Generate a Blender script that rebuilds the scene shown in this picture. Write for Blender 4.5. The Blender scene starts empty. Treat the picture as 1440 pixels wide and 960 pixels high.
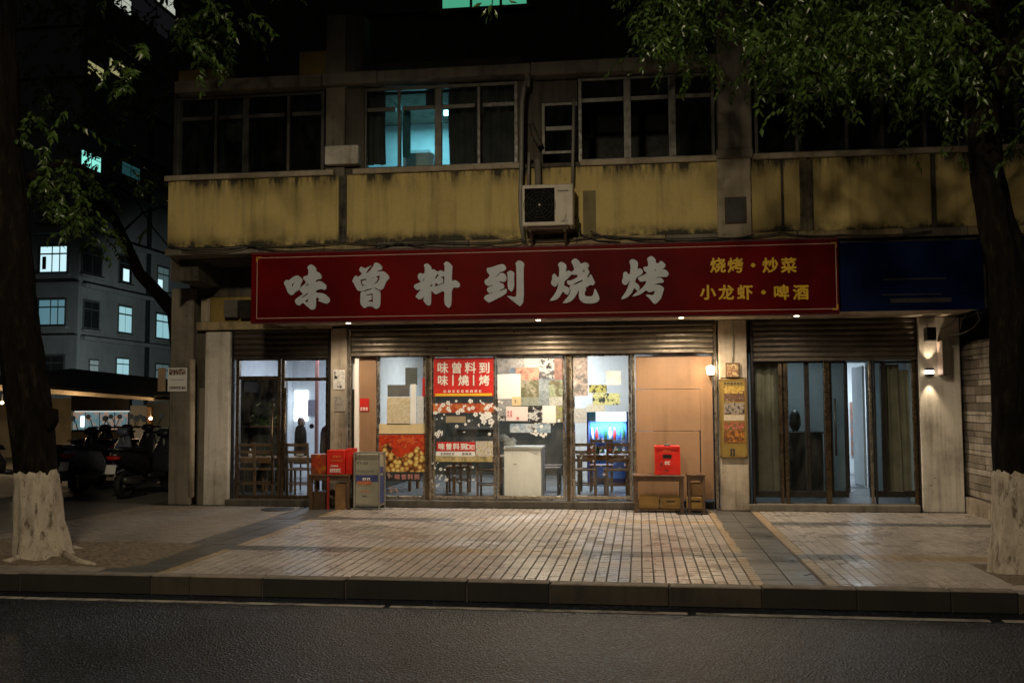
import bpy, bmesh, math, random
from mathutils import Vector, Matrix, geometry
from mathutils import noise as mnoise
random.seed(11)
SC = bpy.context.scene
COL = SC.collection
R = math.radians
# ------------------------------------------------------------------ camera, world, exposure, street light
FPX = 1350.0
CAM = Vector((0.0, -13.94, 1.487))
PSI, THETA, ROLL = R(7.55), R(3.73), 0.0045
FW = Vector((-math.sin(PSI)*math.cos(THETA), math.cos(PSI)*math.cos(THETA), math.sin(THETA)))
R0 = Vector((math.cos(PSI), math.sin(PSI), 0))
U0 = R0.cross(FW)
RT = (R0*math.cos(ROLL) - U0*math.sin(ROLL)).normalized()
UP = (U0*math.cos(ROLL) + R0*math.sin(ROLL)).normalized()
cd = bpy.data.cameras.new('camera')
cam = bpy.data.objects.new('camera', cd)
COL.objects.link(cam)
cd.sensor_width = 36.0
cd.lens = 36.0*FPX/1440.0
cd.clip_end = 2000
cam.matrix_world = Matrix(((RT.x, UP.x, -FW.x, CAM.x), (RT.y, UP.y, -FW.y, CAM.y), (RT.z, UP.z, -FW.z, CAM.z), (0, 0, 0, 1)))
SC.camera = cam

world = bpy.data.worlds.new('World')
SC.world = world
world.use_nodes = True
wn = world.node_tree.nodes
sky = wn.new('ShaderNodeTexSky')
sky.sky_type = 'NISHITA'
sky.sun_disc = False
sky.sun_elevation = R(-3.2)
sky.sun_rotation = R(200)
world.node_tree.links.new(sky.outputs[0], wn['Background'].inputs[0])
wn['Background'].inputs[1].default_value = 0.12
SC.view_settings.view_transform = 'Standard'
SC.view_settings.look = 'None'
SC.view_settings.exposure = 0
SC.view_settings.gamma = 1
SC.render.engine = 'CYCLES'
SC.cycles.use_denoising = True
SC.cycles.max_bounces = 8
SC.cycles.transparent_max_bounces = 24
SC.cycles.sample_clamp_indirect = 4
SC.cycles.caustics_reflective = False
SC.cycles.caustics_refractive = False

def lamp(kind, name, loc, power, color, aim=None, size=0.05, spot=60, blend=0.5, parent=None, shape=None):
    d = bpy.data.lights.new(name, kind)
    d.energy = power
    d.color = color
    if kind == 'SPOT':
        d.spot_size = R(spot); d.spot_blend = blend; d.shadow_soft_size = size
    elif kind == 'POINT':
        d.shadow_soft_size = size
    elif kind == 'AREA':
        d.shape = 'RECTANGLE'; d.size, d.size_y = shape
    o = bpy.data.objects.new(name, d)
    COL.objects.link(o)
    o.location = loc
    if aim is not None:
        v = Vector(aim) - Vector(loc)
        o.rotation_euler = v.to_track_quat('-Z', 'Y').to_euler()
    if parent is not None:
        o.parent = parent
        o.location = Vector(loc) - org(parent)
    return o

WARM = (1.0, 0.72, 0.40)
lamp('SPOT', 'street_lamp_light', (-2.3, -13.4, 7.2), 1750, (1.0, 0.83, 0.57), aim=(-2.3, -13.4, 0.0), size=0.35, spot=176, blend=0.25)

# ------------------------------------------------------------------ helpers
def W(px, py, Y):
    d = FW*FPX + RT*(px-720.0) + UP*(480.0-py)
    t = (Y - CAM.y)/d.y
    return CAM + d*t
def G(px, py, Z=0.0):
    d = FW*FPX + RT*(px-720.0) + UP*(480.0-py)
    t = (Z - CAM.z)/d.z
    return CAM + d*t
def rect(x0, y0, x1, y1, Y):
    """photo rectangle -> X0, X1, Z0, Z1 on the plane Y"""
    ym, xm = (y0+y1)/2, (x0+x1)/2
    return W(x0, ym, Y).x, W(x1, ym, Y).x, W(xm, y1, Y).z, W(xm, y0, Y).z

def org(o):
    v = Vector((0, 0, 0))
    while o is not None:
        v += o.location
        o = o.parent
    return v

class MB:
    def __init__(self):
        self.v = []; self.f = []
    def box(self, x0, x1, y0, y1, z0, z1):
        if x1 < x0: x0, x1 = x1, x0
        if y1 < y0: y0, y1 = y1, y0
        if z1 < z0: z0, z1 = z1, z0
        n = len(self.v)
        self.v += [(x0,y0,z0),(x1,y0,z0),(x1,y1,z0),(x0,y1,z0),(x0,y0,z1),(x1,y0,z1),(x1,y1,z1),(x0,y1,z1)]
        self.f += [(n,n+3,n+2,n+1),(n+4,n+5,n+6,n+7),(n,n+1,n+5,n+4),(n+1,n+2,n+6,n+5),(n+2,n+3,n+7,n+6),(n+3,n,n+4,n+7)]
        return self
    def quad(self, a, b, c, d):
        n = len(self.v)
        self.v += [tuple(a), tuple(b), tuple(c), tuple(d)]
        self.f.append((n, n+1, n+2, n+3))
        return self
    def poly(self, pts):
        n = len(self.v)
        self.v += [tuple(p) for p in pts]
        self.f.append(tuple(range(n, n+len(pts))))
        return self
    def ngon_prism(self, pts, d):
        """closed polygon (3-D points) pushed along the vector d"""
        n = len(self.v); k = len(pts)
        d = Vector(d)
        self.v += [tuple(p) for p in pts] + [tuple(Vector(p)+d) for p in pts]
        self.f.append(tuple(range(n, n+k)))
        self.f.append(tuple(range(n+2*k-1, n+k-1, -1)))
        for i in range(k):
            j = (i+1) % k
            self.f.append((n+i, n+k+i, n+k+j, n+j))
        return self
    def bar(self, p, q, w, h=None):
        """square bar from p to q"""
        h = w if h is None else h
        p, q = Vector(p), Vector(q)
        d = (q-p).normalized()
        a = Vector((0,0,1)) if abs(d.z) < .9 else Vector((0,1,0))
        s = d.cross(a).normalized()*w/2; t = s.cross(d).normalized()*h/2
        n = len(self.v)
        for c in (p, q):
            self.v += [tuple(c-s-t), tuple(c+s-t), tuple(c+s+t), tuple(c-s+t)]
        self.f += [(n,n+1,n+2,n+3),(n+7,n+6,n+5,n+4)]
        for i in range(4):
            j = (i+1) % 4
            self.f.append((n+i, n+4+i, n+4+j, n+j))
        return self
    def tube(self, pts, radii, n=8, wob=0.0, seed=0.0, cap=True):
        pts = [Vector(p) for p in pts]
        if not hasattr(radii, '__len__'): radii = [radii]*len(pts)
        base = len(self.v)
        prev = None
        for i, p in enumerate(pts):
            d = (pts[min(i+1, len(pts)-1)] - pts[max(i-1, 0)]).normalized()
            if prev is None:
                a = Vector((1,0,0)) if abs(d.x) < .8 else Vector((0,1,0))
                s = (a - d*a.dot(d)).normalized()
            else:
                s = (prev - d*prev.dot(d)).normalized()
            prev = s
            t = d.cross(s)
            for k in range(n):
                an = 2*math.pi*k/n
                r = radii[i]
                if wob:
                    r *= 1 + wob*mnoise.noise(Vector((math.cos(an)*2.2+seed, math.sin(an)*2.2, p.z*0.9))) + wob*.5*mnoise.noise(Vector((math.cos(an)*6+seed, math.sin(an)*6, p.z*2.5)))
                self.v.append(tuple(p + s*math.cos(an)*r + t*math.sin(an)*r))
        for i in range(len(pts)-1):
            for k in range(n):
                j = (k+1) % n
                a = base+i*n
                self.f.append((a+k, a+j, a+n+j, a+n+k))
        if cap:
            self.f.append(tuple(base+k for k in range(n-1, -1, -1)))
            self.f.append(tuple(base+(len(pts)-1)*n+k for k in range(n)))
        return self
    def loft(self, secs, n=12, e=2.6):
        """sections along x: (x, y, zc, half width, half height), superellipse rings"""
        base = len(self.v)
        for (x, y, z, w, h) in secs:
            for k in range(n):
                a = 2*math.pi*k/n
                c, s = math.cos(a), math.sin(a)
                self.v.append((x, y + w*math.copysign(abs(c)**(2/e), c), z + h*math.copysign(abs(s)**(2/e), s)))
        for i in range(len(secs)-1):
            for k in range(n):
                j = (k+1) % n
                a = base+i*n
                self.f.append((a+k, a+j, a+n+j, a+n+k))
        self.f.append(tuple(base+k for k in range(n-1, -1, -1)))
        self.f.append(tuple(base+(len(secs)-1)*n+k for k in range(n)))
        return self
    def wheel(self, c, r, w, n=20, ri=None):
        """ring about the y axis"""
        base = len(self.v)
        ri = r*.62 if ri is None else ri
        prof = [(ri,-w/2),(r*.94,-w/2),(r,-w/4),(r,w/4),(r*.94,w/2),(ri,w/2)]
        m = len(prof)
        for k in range(n):
            a = 2*math.pi*k/n
            for (rr, yy) in prof:
                self.v.append((c[0]+rr*math.cos(a), c[1]+yy, c[2]+rr*math.sin(a)))
        for k in range(n):
            j = (k+1) % n
            for i in range(m):
                i2 = (i+1) % m
                self.f.append((base+k*m+i, base+j*m+i, base+j*m+i2, base+k*m+i2))
        return self
    def disc(self, c, r, axis, th, n=16):
        c = Vector(c); axis = Vector(axis).normalized()
        return self.tube([c, c+axis*th], r, n)
    def build(self, name, mat, parent=None, bev=0.0, smooth=False, seg=1):
        me = bpy.data.meshes.new(name)
        off = org(parent) if parent is not None else Vector((0, 0, 0))
        me.from_pydata([tuple(Vector(p)-off) for p in self.v], [], self.f)
        bm = bmesh.new(); bm.from_mesh(me)
        bmesh.ops.recalc_face_normals(bm, faces=bm.faces)
        if bev:
            bmesh.ops.bevel(bm, geom=list(bm.edges), offset=bev, segments=seg, affect='EDGES', clamp_overlap=True)
        if smooth:
            for f in bm.faces: f.smooth = True
        bm.to_mesh(me); bm.free()
        me.materials.append(mat)
        o = bpy.data.objects.new(name, me)
        COL.objects.link(o)
        if parent is not None: o.parent = parent
        return o

def tag(o, label=None, cat=None, group=None, kind=None):
    if label: o['label'] = label
    if cat: o['category'] = cat
    if group: o['group'] = group
    if kind: o['kind'] = kind
    return o
def empty(name, loc, label=None, cat=None, group=None):
    o = bpy.data.objects.new(name, None)
    COL.objects.link(o)
    o.location = loc
    o.empty_display_size = .2
    return tag(o, label, cat, group)
def copy_tree(o, parent=None):
    c = o.copy(); COL.objects.link(c)
    if parent is not None: c.parent = parent
    for ch in list(o.children): copy_tree(ch, c)
    return c
def bx(name, m, parent, x0, x1, y0, y1, z0, z1, bev=0.0):
    return MB().box(x0, x1, y0, y1, z0, z1).build(name, m, parent, bev)

# ------------------------------------------------------------------ materials
class NT:
    def __init__(self, name):
        self.m = bpy.data.materials.new(name)
        self.m.use_nodes = True
        self.t = self.m.node_tree
        self.n = self.t.nodes
        self.p = self.n['Principled BSDF']
        self.out = self.n['Material Output']
    def link(self, a, b): self.t.links.new(a, b)
    def pos(self, scale=(1,1,1), obj=False):
        if obj:
            g = self.n.new('ShaderNodeTexCoord').outputs['Object']
        else:
            g = self.n.new('ShaderNodeNewGeometry').outputs['Position']
        mp = self.n.new('ShaderNodeMapping')
        mp.inputs['Scale'].default_value = scale
        self.link(g, mp.inputs['Vector'])
        return mp.outputs[0]
    def noise(self, vec, scale, detail=4, rough=.6):
        n = self.n.new('ShaderNodeTexNoise')
        n.inputs['Scale'].default_value = scale
        n.inputs['Detail'].default_value = detail
        n.inputs['Roughness'].default_value = rough
        self.link(vec, n.inputs['Vector'])
        return n.outputs['Fac']
    def voro(self, vec, scale, what='Color', feature='F1'):
        n = self.n.new('ShaderNodeTexVoronoi')
        n.feature = feature
        n.inputs['Scale'].default_value = scale
        self.link(vec, n.inputs['Vector'])
        return n.outputs[what]
    def ramp(self, fac, stops, const=False):
        r = self.n.new('ShaderNodeValToRGB')
        if const: r.color_ramp.interpolation = 'CONSTANT'
        el = r.color_ramp.elements
        while len(el) < len(stops): el.new(.5)
        for e, (p, c) in zip(el, stops):
            e.position = p
            e.color = (c, c, c, 1) if not hasattr(c, '__len__') else (*c, 1)
        self.link(fac, r.inputs[0])
        return r.outputs[0]
    def mix(self, fac, a, b, mode='MIX'):
        m = self.n.new('ShaderNodeMix'); m.data_type = 'RGBA'; m.blend_type = mode
        for sock, val in ((m.inputs[0], fac), (m.inputs[6], a), (m.inputs[7], b)):
            if hasattr(val, 'default_value') or hasattr(val, 'is_output'): self.link(val, sock)
            elif hasattr(val, '__len__'): sock.default_value = (*val, 1)
            else: sock.default_value = val
        return m.outputs[2]
    def math(self, op, a, b=0.0):
        m = self.n.new('ShaderNodeMath'); m.operation = op
        for i, v in enumerate((a, b)):
            if hasattr(v, 'is_output'): self.link(v, m.inputs[i])
            else: m.inputs[i].default_value = v
        return m.outputs[0]
    def color(self, c):
        if hasattr(c, 'is_output'): self.link(c, self.p.inputs['Base Color'])
        else: self.p.inputs['Base Color'].default_value = (*c, 1)
    def rough(self, r):
        if hasattr(r, 'is_output'): self.link(r, self.p.inputs['Roughness'])
        else: self.p.inputs['Roughness'].default_value = r
    def bump(self, h, strength=.3, dist=.01):
        b = self.n.new('ShaderNodeBump')
        b.inputs['Strength'].default_value = strength
        b.inputs['Distance'].default_value = dist
        self.link(h, b.inputs['Height'])
        self.link(b.outputs[0], self.p.inputs['Normal'])
    def set(self, k, v): self.p.inputs[k].default_value = v

def plain(name, c, rough=.6, metal=0.0, var=.25, scale=6.0, bump=.0):
    m = NT(name)
    v = m.pos()
    f = m.noise(v, scale)
    m.color(m.mix(m.ramp(f, [(.3, 0.0), (.7, 1.0)]), tuple(x*(1-var) for x in c), tuple(min(1, x*(1+var*.6)) for x in c)))
    m.rough(m.ramp(m.noise(v, scale*2.3), [(.3, max(.05, rough-.12)), (.7, min(1, rough+.12))]))
    m.set('Metallic', metal)
    if bump: m.bump(m.noise(v, scale*6), bump, .004)
    return m.m
def stained(name, c, dirt, scale=1.6, streak=.5, rough=.85, amount=.5, bump=.25, spots=True, lo=None, hi=None):
    """painted plaster with run-down streaks and blotches"""
    m = NT(name)
    v = m.pos()
    s1 = m.noise(m.pos((9.0, 9.0, .55)), 1.0, 5, .65)
    s1 = m.ramp(s1, [(.48, 0.0), (.72, 1.0)])
    b1 = m.ramp(m.noise(v, scale, 6, .65), [(.45, 0.0), (.75, 1.0)])
    fine = m.ramp(m.noise(v, 23, 5, .7), [(.35, 0.0), (.75, 1.0)])
    f = m.math('ADD', m.math('MULTIPLY', s1, streak), m.math('MULTIPLY', b1, amount))
    if lo is not None:     # rain dirt collected under a ledge at height hi and along the edge at lo
        sep = m.n.new('ShaderNodeSeparateXYZ'); m.link(m.n.new('ShaderNodeNewGeometry').outputs['Position'], sep.inputs[0])
        z = sep.outputs[2]
        mr = m.n.new('ShaderNodeMapRange'); m.link(z, mr.inputs[0])
        mr.inputs[1].default_value = hi-.35; mr.inputs[2].default_value = hi
        top = m.math('MULTIPLY', m.math('POWER', mr.outputs[0], 2.0), m.ramp(m.noise(m.pos((5, 5, .8)), 1.0, 5, .7), [(.42, 0.0), (.62, 1.0)]))
        mr2 = m.n.new('ShaderNodeMapRange'); m.link(z, mr2.inputs[0])
        mr2.inputs[1].default_value = lo+.22; mr2.inputs[2].default_value = lo
        bot = m.math('MULTIPLY', m.math('POWER', mr2.outputs[0], 2.0), m.ramp(m.noise(m.pos((3, 3, 3)), 1.0, 5, .7), [(.38, 0.0), (.6, 1.0)]))
        f = m.math('ADD', f, m.math('ADD', m.math('MULTIPLY', top, 1.7), m.math('MULTIPLY', bot, 1.6)))
    f = m.math('ADD', f, m.math('MULTIPLY', fine, .12))
    if spots:
        sp = m.ramp(m.voro(v, 7.0, 'Distance'), [(.05, 1.0), (.12, 0.0)])
        sp = m.math('MULTIPLY', sp, m.ramp(m.noise(v, 2.1), [(.58, 0.0), (.66, 1.0)]))
        f = m.math('ADD', f, sp)
    f = m.math('MINIMUM', f, 1.0)
    m.color(m.mix(f, c, dirt))
    m.rough(rough)
    m.bump(m.noise(v, 30, 6), bump, .006)
    return m.m
def metal(name, c, rough):
    m = NT(name)
    f = m.noise(m.pos((30, 30, .7)), 1.0, 4)
    m.color(m.mix(m.ramp(f, [(.35, 0.0), (.65, 1.0)]), tuple(x*.75 for x in c), c))
    m.rough(m.ramp(m.noise(m.pos(), 9, 5), [(.3, rough-.05), (.75, rough+.16)]))
    m.set('Metallic', .92)
    return m.m
def photo(name, stops, scale=9.0, seed=0.0, rough=.35, const=False, kind='noise', glow=0.0):
    m = NT(name)
    v = m.pos()
    mp = m.n.new('ShaderNodeMapping'); mp.inputs['Location'].default_value = (seed*3.1, seed*1.7, seed*2.3)
    m.link(v, mp.inputs['Vector'])
    f = m.noise(mp.outputs[0], scale*1.7, 6, .62) if kind == 'noise' else m.voro(mp.outputs[0], scale, 'Distance')
    cr_ = m.ramp(f, stops, const)
    fine = m.ramp(m.noise(mp.outputs[0], scale*6, 5, .7), [(.36, .45), (.52, 1.0), (.7, 1.12)])
    cr_ = m.mix(.8, cr_, m.mix(1.0, cr_, fine, 'MULTIPLY'))
    m.color(cr_)
    m.rough(rough)
    if glow:
        m.link(cr_, m.p.inputs['Emission Color']); m.set('Emission Strength', glow)
    return m.m
def emis(name, c, s):
    m = NT(name)
    m.color((.8, .8, .8))
    m.p.inputs['Emission Color'].default_value = (*c, 1)
    m.p.inputs['Emission Strength'].default_value = s
    return m.m
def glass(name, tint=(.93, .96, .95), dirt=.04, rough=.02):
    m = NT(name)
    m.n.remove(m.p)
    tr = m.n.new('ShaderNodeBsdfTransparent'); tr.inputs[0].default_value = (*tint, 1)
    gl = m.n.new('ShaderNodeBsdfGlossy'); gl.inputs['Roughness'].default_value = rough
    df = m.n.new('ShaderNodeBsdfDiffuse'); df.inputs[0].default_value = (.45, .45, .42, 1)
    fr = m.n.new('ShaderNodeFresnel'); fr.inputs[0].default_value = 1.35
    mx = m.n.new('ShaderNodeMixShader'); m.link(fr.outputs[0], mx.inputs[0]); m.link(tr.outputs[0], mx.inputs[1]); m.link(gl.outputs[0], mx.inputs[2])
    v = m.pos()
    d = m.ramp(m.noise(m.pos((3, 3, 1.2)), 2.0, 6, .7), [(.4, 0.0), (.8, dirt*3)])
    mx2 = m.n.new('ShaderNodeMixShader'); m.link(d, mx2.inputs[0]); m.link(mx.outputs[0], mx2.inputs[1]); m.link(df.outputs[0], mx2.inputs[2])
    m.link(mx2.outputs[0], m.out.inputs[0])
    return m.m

def tile_mat(name, c, var=.18, pitch=.1, rough=.34, dirtc=(.08, .065, .05), dirt=.45):
    m = NT(name)
    v = m.pos((1/pitch, 1/pitch, 0))
    fl = m.n.new('ShaderNodeVectorMath'); fl.operation = 'FLOOR'; m.link(v, fl.inputs[0])
    wn_ = m.n.new('ShaderNodeTexWhiteNoise'); wn_.noise_dimensions = '2D'; m.link(fl.outputs[0], wn_.inputs['Vector'])
    base = m.mix(wn_.outputs['Value'], tuple(x*(1-var) for x in c), tuple(x*(1+var*.5) for x in c))
    p = m.pos()
    f = m.ramp(m.noise(p, .9, 6, .65), [(.42, 0.0), (.8, dirt)])
    g = m.ramp(m.noise(p, 14, 5, .7), [(.4, 0.0), (.75, .3)])
    base = m.mix(f, base, dirtc)
    base = m.mix(g, base, tuple(x*.55 for x in c))
    m.color(base)
    m.rough(m.ramp(m.noise(p, 1.7, 5, .6), [(.3, rough-.1), (.7, rough+.22)]))
    m.bump(m.noise(p, 55, 4), .22, .003)
    return m.m

M = {}
M['tile'] = tile_mat('pavement tile', (.475, .425, .385), rough=.27)
M['tile_warm'] = tile_mat('ochre tile', (.42, .31, .19))
M['tile_grey'] = tile_mat('grey tile', (.135, .13, .125), var=.12)
M['tile_dark'] = tile_mat('dark paver', (.10, .098, .092), var=.12, pitch=.25)
M['tile_old'] = tile_mat('worn tile', (.26, .225, .185), var=.12, rough=.5, dirt=.6)
M['grout'] = plain('grout', (.07, .06, .052), .9)
def asphalt():
    m = NT('asphalt')
    v = m.pos()
    a = m.ramp(m.voro(v, 62, 'Color'), [(.15, (.0025, .0033, .0055)), (.6, (.008, .0108, .018)), (.95, (.07, .09, .14))])
    b = m.ramp(m.noise(v, .8, 6, .6), [(.35, .45), (.5, .9), (.7, 1.25)])
    col = m.mix(1.0, a, b, 'MULTIPLY')
    # tarred repair seams and fine cracks
    wv = m.n.new('ShaderNodeVectorMath'); wv.operation = 'ADD'
    m.link(v, wv.inputs[0])
    nz = m.n.new('ShaderNodeTexNoise'); nz.inputs['Scale'].default_value = 2.2; nz.inputs['Detail'].default_value = 5
    m.link(v, nz.inputs['Vector'])
    m.link(m.mix(.55, (0, 0, 0), nz.outputs['Color']), wv.inputs[1])
    cr = m.ramp(m.voro(wv.outputs[0], .42, 'Distance', 'DISTANCE_TO_EDGE'), [(.004, 1.0), (.012, 0.0)])
    cr = m.math('MULTIPLY', cr, m.ramp(m.noise(v, .5, 2), [(.45, 0.0), (.55, .8)]))
    col = m.mix(cr, col, (.003, .003, .004))
    oil = m.ramp(m.noise(m.pos((.7, 1.6, 1)), 1.3, 3), [(.60, 0.0), (.70, .55)])
    m.color(m.mix(oil, col, (.004, .005, .007)))
    m.rough(m.ramp(m.noise(v, 90, 3), [(.3, .30), (.7, .62)]))
    m.bump(m.voro(v, 62, 'Distance'), 1.0, .014)
    return m.m
M['asphalt'] = asphalt()
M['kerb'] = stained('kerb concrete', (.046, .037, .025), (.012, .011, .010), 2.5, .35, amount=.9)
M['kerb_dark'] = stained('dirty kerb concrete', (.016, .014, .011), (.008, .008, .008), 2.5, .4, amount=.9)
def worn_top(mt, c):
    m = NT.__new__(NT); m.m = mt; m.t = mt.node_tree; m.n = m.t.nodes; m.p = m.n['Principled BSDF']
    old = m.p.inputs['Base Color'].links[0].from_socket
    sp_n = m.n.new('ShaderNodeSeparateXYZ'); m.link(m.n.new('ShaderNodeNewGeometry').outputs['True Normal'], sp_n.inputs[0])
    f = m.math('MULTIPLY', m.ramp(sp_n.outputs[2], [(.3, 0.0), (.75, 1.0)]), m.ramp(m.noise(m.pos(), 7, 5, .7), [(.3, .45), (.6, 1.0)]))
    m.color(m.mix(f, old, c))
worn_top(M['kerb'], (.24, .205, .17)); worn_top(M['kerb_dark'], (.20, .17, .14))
M['line'] = stained('worn road paint', (.40, .37, .33), (.04, .04, .04), 5, .2, amount=1.1)
M['yellow'] = stained('yellow plaster', (.55, .43, .165), (.045, .038, .022), 1.1, .30, amount=.20, lo=3.72, hi=4.70)
M['yellow2'] = stained('old yellow plaster', (.30, .21, .05), (.03, .028, .018), 1.5, .5, amount=.4)
M['ledge'] = stained('ledge plaster', (.36, .28, .15), (.02, .02, .017), 3.5, .45, amount=.85)
M['sill'] = stained('sill concrete', (.40, .34, .25), (.06, .05, .035), 3, .3, amount=.5)
M['conc'] = stained('grey concrete', (.21, .185, .145), (.035, .03, .022), 1.8, .5, amount=.6)
M['conc_dark'] = stained('sooty concrete', (.10, .088, .068), (.018, .015, .011), 1.8, .6, amount=.7)
M['white'] = stained('whitewashed plaster', (.66, .62, .55), (.13, .10, .07), 1.5, .45, amount=.65)
M['pillar'] = stained('beige plaster pillar', (.42, .355, .27), (.08, .06, .04), 2.0, .5, amount=.8)
M['moss'] = stained('black mossy chase', (.10, .09, .07), (.008, .008, .007), 5, .8, amount=.8)
M['upper'] = stained('upper storey plaster', (.10, .09, .07), (.02, .02, .018), 1.5, .5)
M['red'] = None
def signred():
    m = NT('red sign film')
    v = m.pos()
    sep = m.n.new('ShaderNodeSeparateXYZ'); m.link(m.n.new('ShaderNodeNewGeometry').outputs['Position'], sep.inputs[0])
    m.color(m.mix(m.ramp(m.noise(m.pos((.6, .6, .9)), 1.0, 3), [(.35, 0.0), (.7, 1.0)]), (.065, .0008, .0020), (.165, .0022, .002)))  # broad red variation puts uneven light on the sign into its colour
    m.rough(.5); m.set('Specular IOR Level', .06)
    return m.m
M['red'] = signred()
M['red_edge'] = plain('red sign edge', (.08, .004, .006), .6)
M['sign_line'] = plain('pale pink sign border', (.55, .36, .30), .5, var=.1)
M['silver'] = plain('silver white letter', (.50, .545, .60), .5, var=.05)
M['gold'] = plain('yellow letter', (.70, .43, .012), .5, var=.1)
M['blue'] = plain('dark blue sign film', (.003, .010, .060), .5, var=.25, scale=2)
M['blue'].node_tree.nodes['Principled BSDF'].inputs['Specular IOR Level'].default_value = .08
M['blue_scrape'] = plain('scraped pale film', (.05, .045, .042), .6)
M['slat'] = plain('shutter metal', (.20, .17, .13), .38, .75, var=.35, scale=5)
M['slat_dark'] = plain('dark shutter metal', (.09, .075, .06), .42, .6, var=.35, scale=5)
M['steel'] = metal('worn stainless steel', (.55, .49, .40), .22)
M['bronze'] = metal('bronze anodised frame', (.20, .15, .095), .24)
M['frame_dark'] = plain('dark frame', (.035, .032, .03), .35, .5)
M['alu'] = plain('old aluminium frame', (.10, .095, .085), .45, .6, var=.3)
M['glass'] = glass('shop glass', dirt=.065)  # smudges, made stronger to paint a slight reflective haze over the panes
M['glass_dirty'] = glass('dusty glass', (.72, .80, .80), .03, .06)
M['glass_dark'] = glass('dark window glass', (.30, .33, .33), .015, .03)
M['board'] = stained('tan board', (.30, .172, .088), (.12, .065, .033), 1.0, .25, amount=.55, rough=.6, bump=.1)
M['room_white'] = plain('interior white paint', (.62, .64, .64), .7, var=.08)
M['room_olive'] = plain('interior olive paint', (.030, .029, .021), .5, var=.2)
M['room_dark'] = plain('dark interior', (.035, .036, .034), .7)
M['room_blue'] = plain('blue grey interior', (.21, .235, .245), .7, var=.1)
M['floor_in'] = tile_mat('interior floor tile', (.13, .14, .15), pitch=.4, rough=.3)
M['wood'] = plain('varnished wood', (.21, .105, .035), .4, var=.4, scale=9)
M['wood_dark'] = plain('old dark wood', (.10, .055, .028), .55, var=.4, scale=9)
M['cream'] = plain('cream enamel', (.90, .86, .80), .38, var=.05, scale=2)
M['cream_side'] = plain('white enamel', (.62, .62, .62), .38, var=.05)
M['crate_red'] = plain('red plastic', (.62, .022, .012), .38, var=.15)
M['crate_red_dark'] = plain('dark red card', (.30, .018, .012), .6, var=.3)
M['crate_grey'] = plain('grey green card', (.30, .29, .22), .7, var=.15)
M['crate_blue'] = plain('blue card', (.05, .06, .20), .6, var=.3)
M['crate_yellow'] = plain('brown yellow plastic', (.34, .20, .05), .5, var=.3)
M['carton'] = plain('brown carton', (.30, .17, .07), .8, var=.3)
M['black'] = plain('black plastic', (.012, .012, .013), .4)
M['paper'] = plain('white paper', (.74, .74, .71), .8, var=.06)
M['print_white'] = plain('white print', (.75, .72, .66), .6, var=.05)
M['print_black'] = plain('black print', (.02, .02, .02), .6)
M['print_orange'] = plain('orange print', (.65, .16, .04), .6)
M['print_red'] = plain('red print', (.55, .02, .015), .4)
M['cream_paper'] = plain('cream paper', (.62, .50, .28), .7, var=.1)
M['cable'] = plain('black cable', (.018, .017, .015), .6)
M['pipe'] = plain('grey pipe', (.22, .21, .18), .5)
M['acwhite'] = stained('air conditioner enamel', (.50, .45, .36), (.16, .12, .07), 3, .3, amount=.4, rough=.5, bump=.05)
M['rust'] = plain('rusty bracket', (.08, .05, .03), .8)
M['tyre'] = plain('rubber', (.014, .014, .014), .75)
M['rim'] = plain('grey alloy', (.20, .20, .20), .4, .8)
M['paint_black'] = plain('black scooter paint', (.026, .027, .03), .3, var=.1)
M['paint_blue'] = plain('silver blue scooter paint', (.30, .34, .45), .32, .3, var=.1)
M['paint_grey'] = plain('grey scooter paint', (.07, .07, .075), .32, .3, var=.1)
M['seat'] = plain('black vinyl', (.02, .02, .02), .5)
M['taillight'] = plain('red lens', (.45, .015, .01), .2, var=.1)
M['mirror'] = plain('mirror chrome', (.7, .7, .7), .12, 1)
M['curtain'] = plain('khaki curtain', (.34, .285, .20), .9, var=.25, scale=4)
M['curtain_dark'] = plain('dark curtain', (.045, .045, .042), .9)
M['curtain_teal'] = plain('teal curtain', (.05, .20, .24), .9)
M['lace'] = plain('grey net curtain', (.30, .30, .28), .9)
def bark():
    m = NT('bark')
    v = m.pos((1, 1, .28))
    a = m.noise(v, 17, 8, .7)
    m.color(m.ramp(a, [(.32, (.003, .0025, .002)), (.55, (.009, .007, .005)), (.80, (.034, .027, .019))]))
    m.rough(.95); m.set('Specular IOR Level', .1)
    m.bump(a, .9, .03)
    return m.m
M['bark'] = bark()
def wash():
    m = NT('whitewashed bark')
    v = m.pos((1, 1, .35))
    a = m.noise(v, 14, 8, .72)
    sp = m.ramp(m.voro(m.pos((1, 1, .6)), 42, 'Distance'), [(.08, 0.0), (.2, 1.0)])
    cr = m.ramp(a, [(.36, 0.0), (.46, 1.0)])
    m.color(m.mix(m.math('MULTIPLY', m.math('MAXIMUM', sp, m.ramp(m.noise(m.pos(), 5), [(.4, 1.0), (.6, .0)])), cr), (.13, .10, .07), m.ramp(m.noise(m.pos((1, 1, .4)), 11, 6, .7), [(.3, (.27, .225, .17)), (.5, (.44, .385, .31)), (.72, (.56, .50, .42))])))
    m.rough(.9)
    m.bump(a, .8, .025)
    return m.m
M['wash'] = wash()
M['soil'] = None
def soil():
    m = NT('dry soil and roots')
    v = m.pos()
    a = m.noise(v, 22, 7, .7)
    m.color(m.ramp(a, [(.3, (.05, .038, .025)), (.55, (.20, .155, .105)), (.78, (.34, .28, .20))]))
    m.rough(.95); m.bump(a, .9, .03)
    return m.m
M['soil'] = soil()
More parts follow.
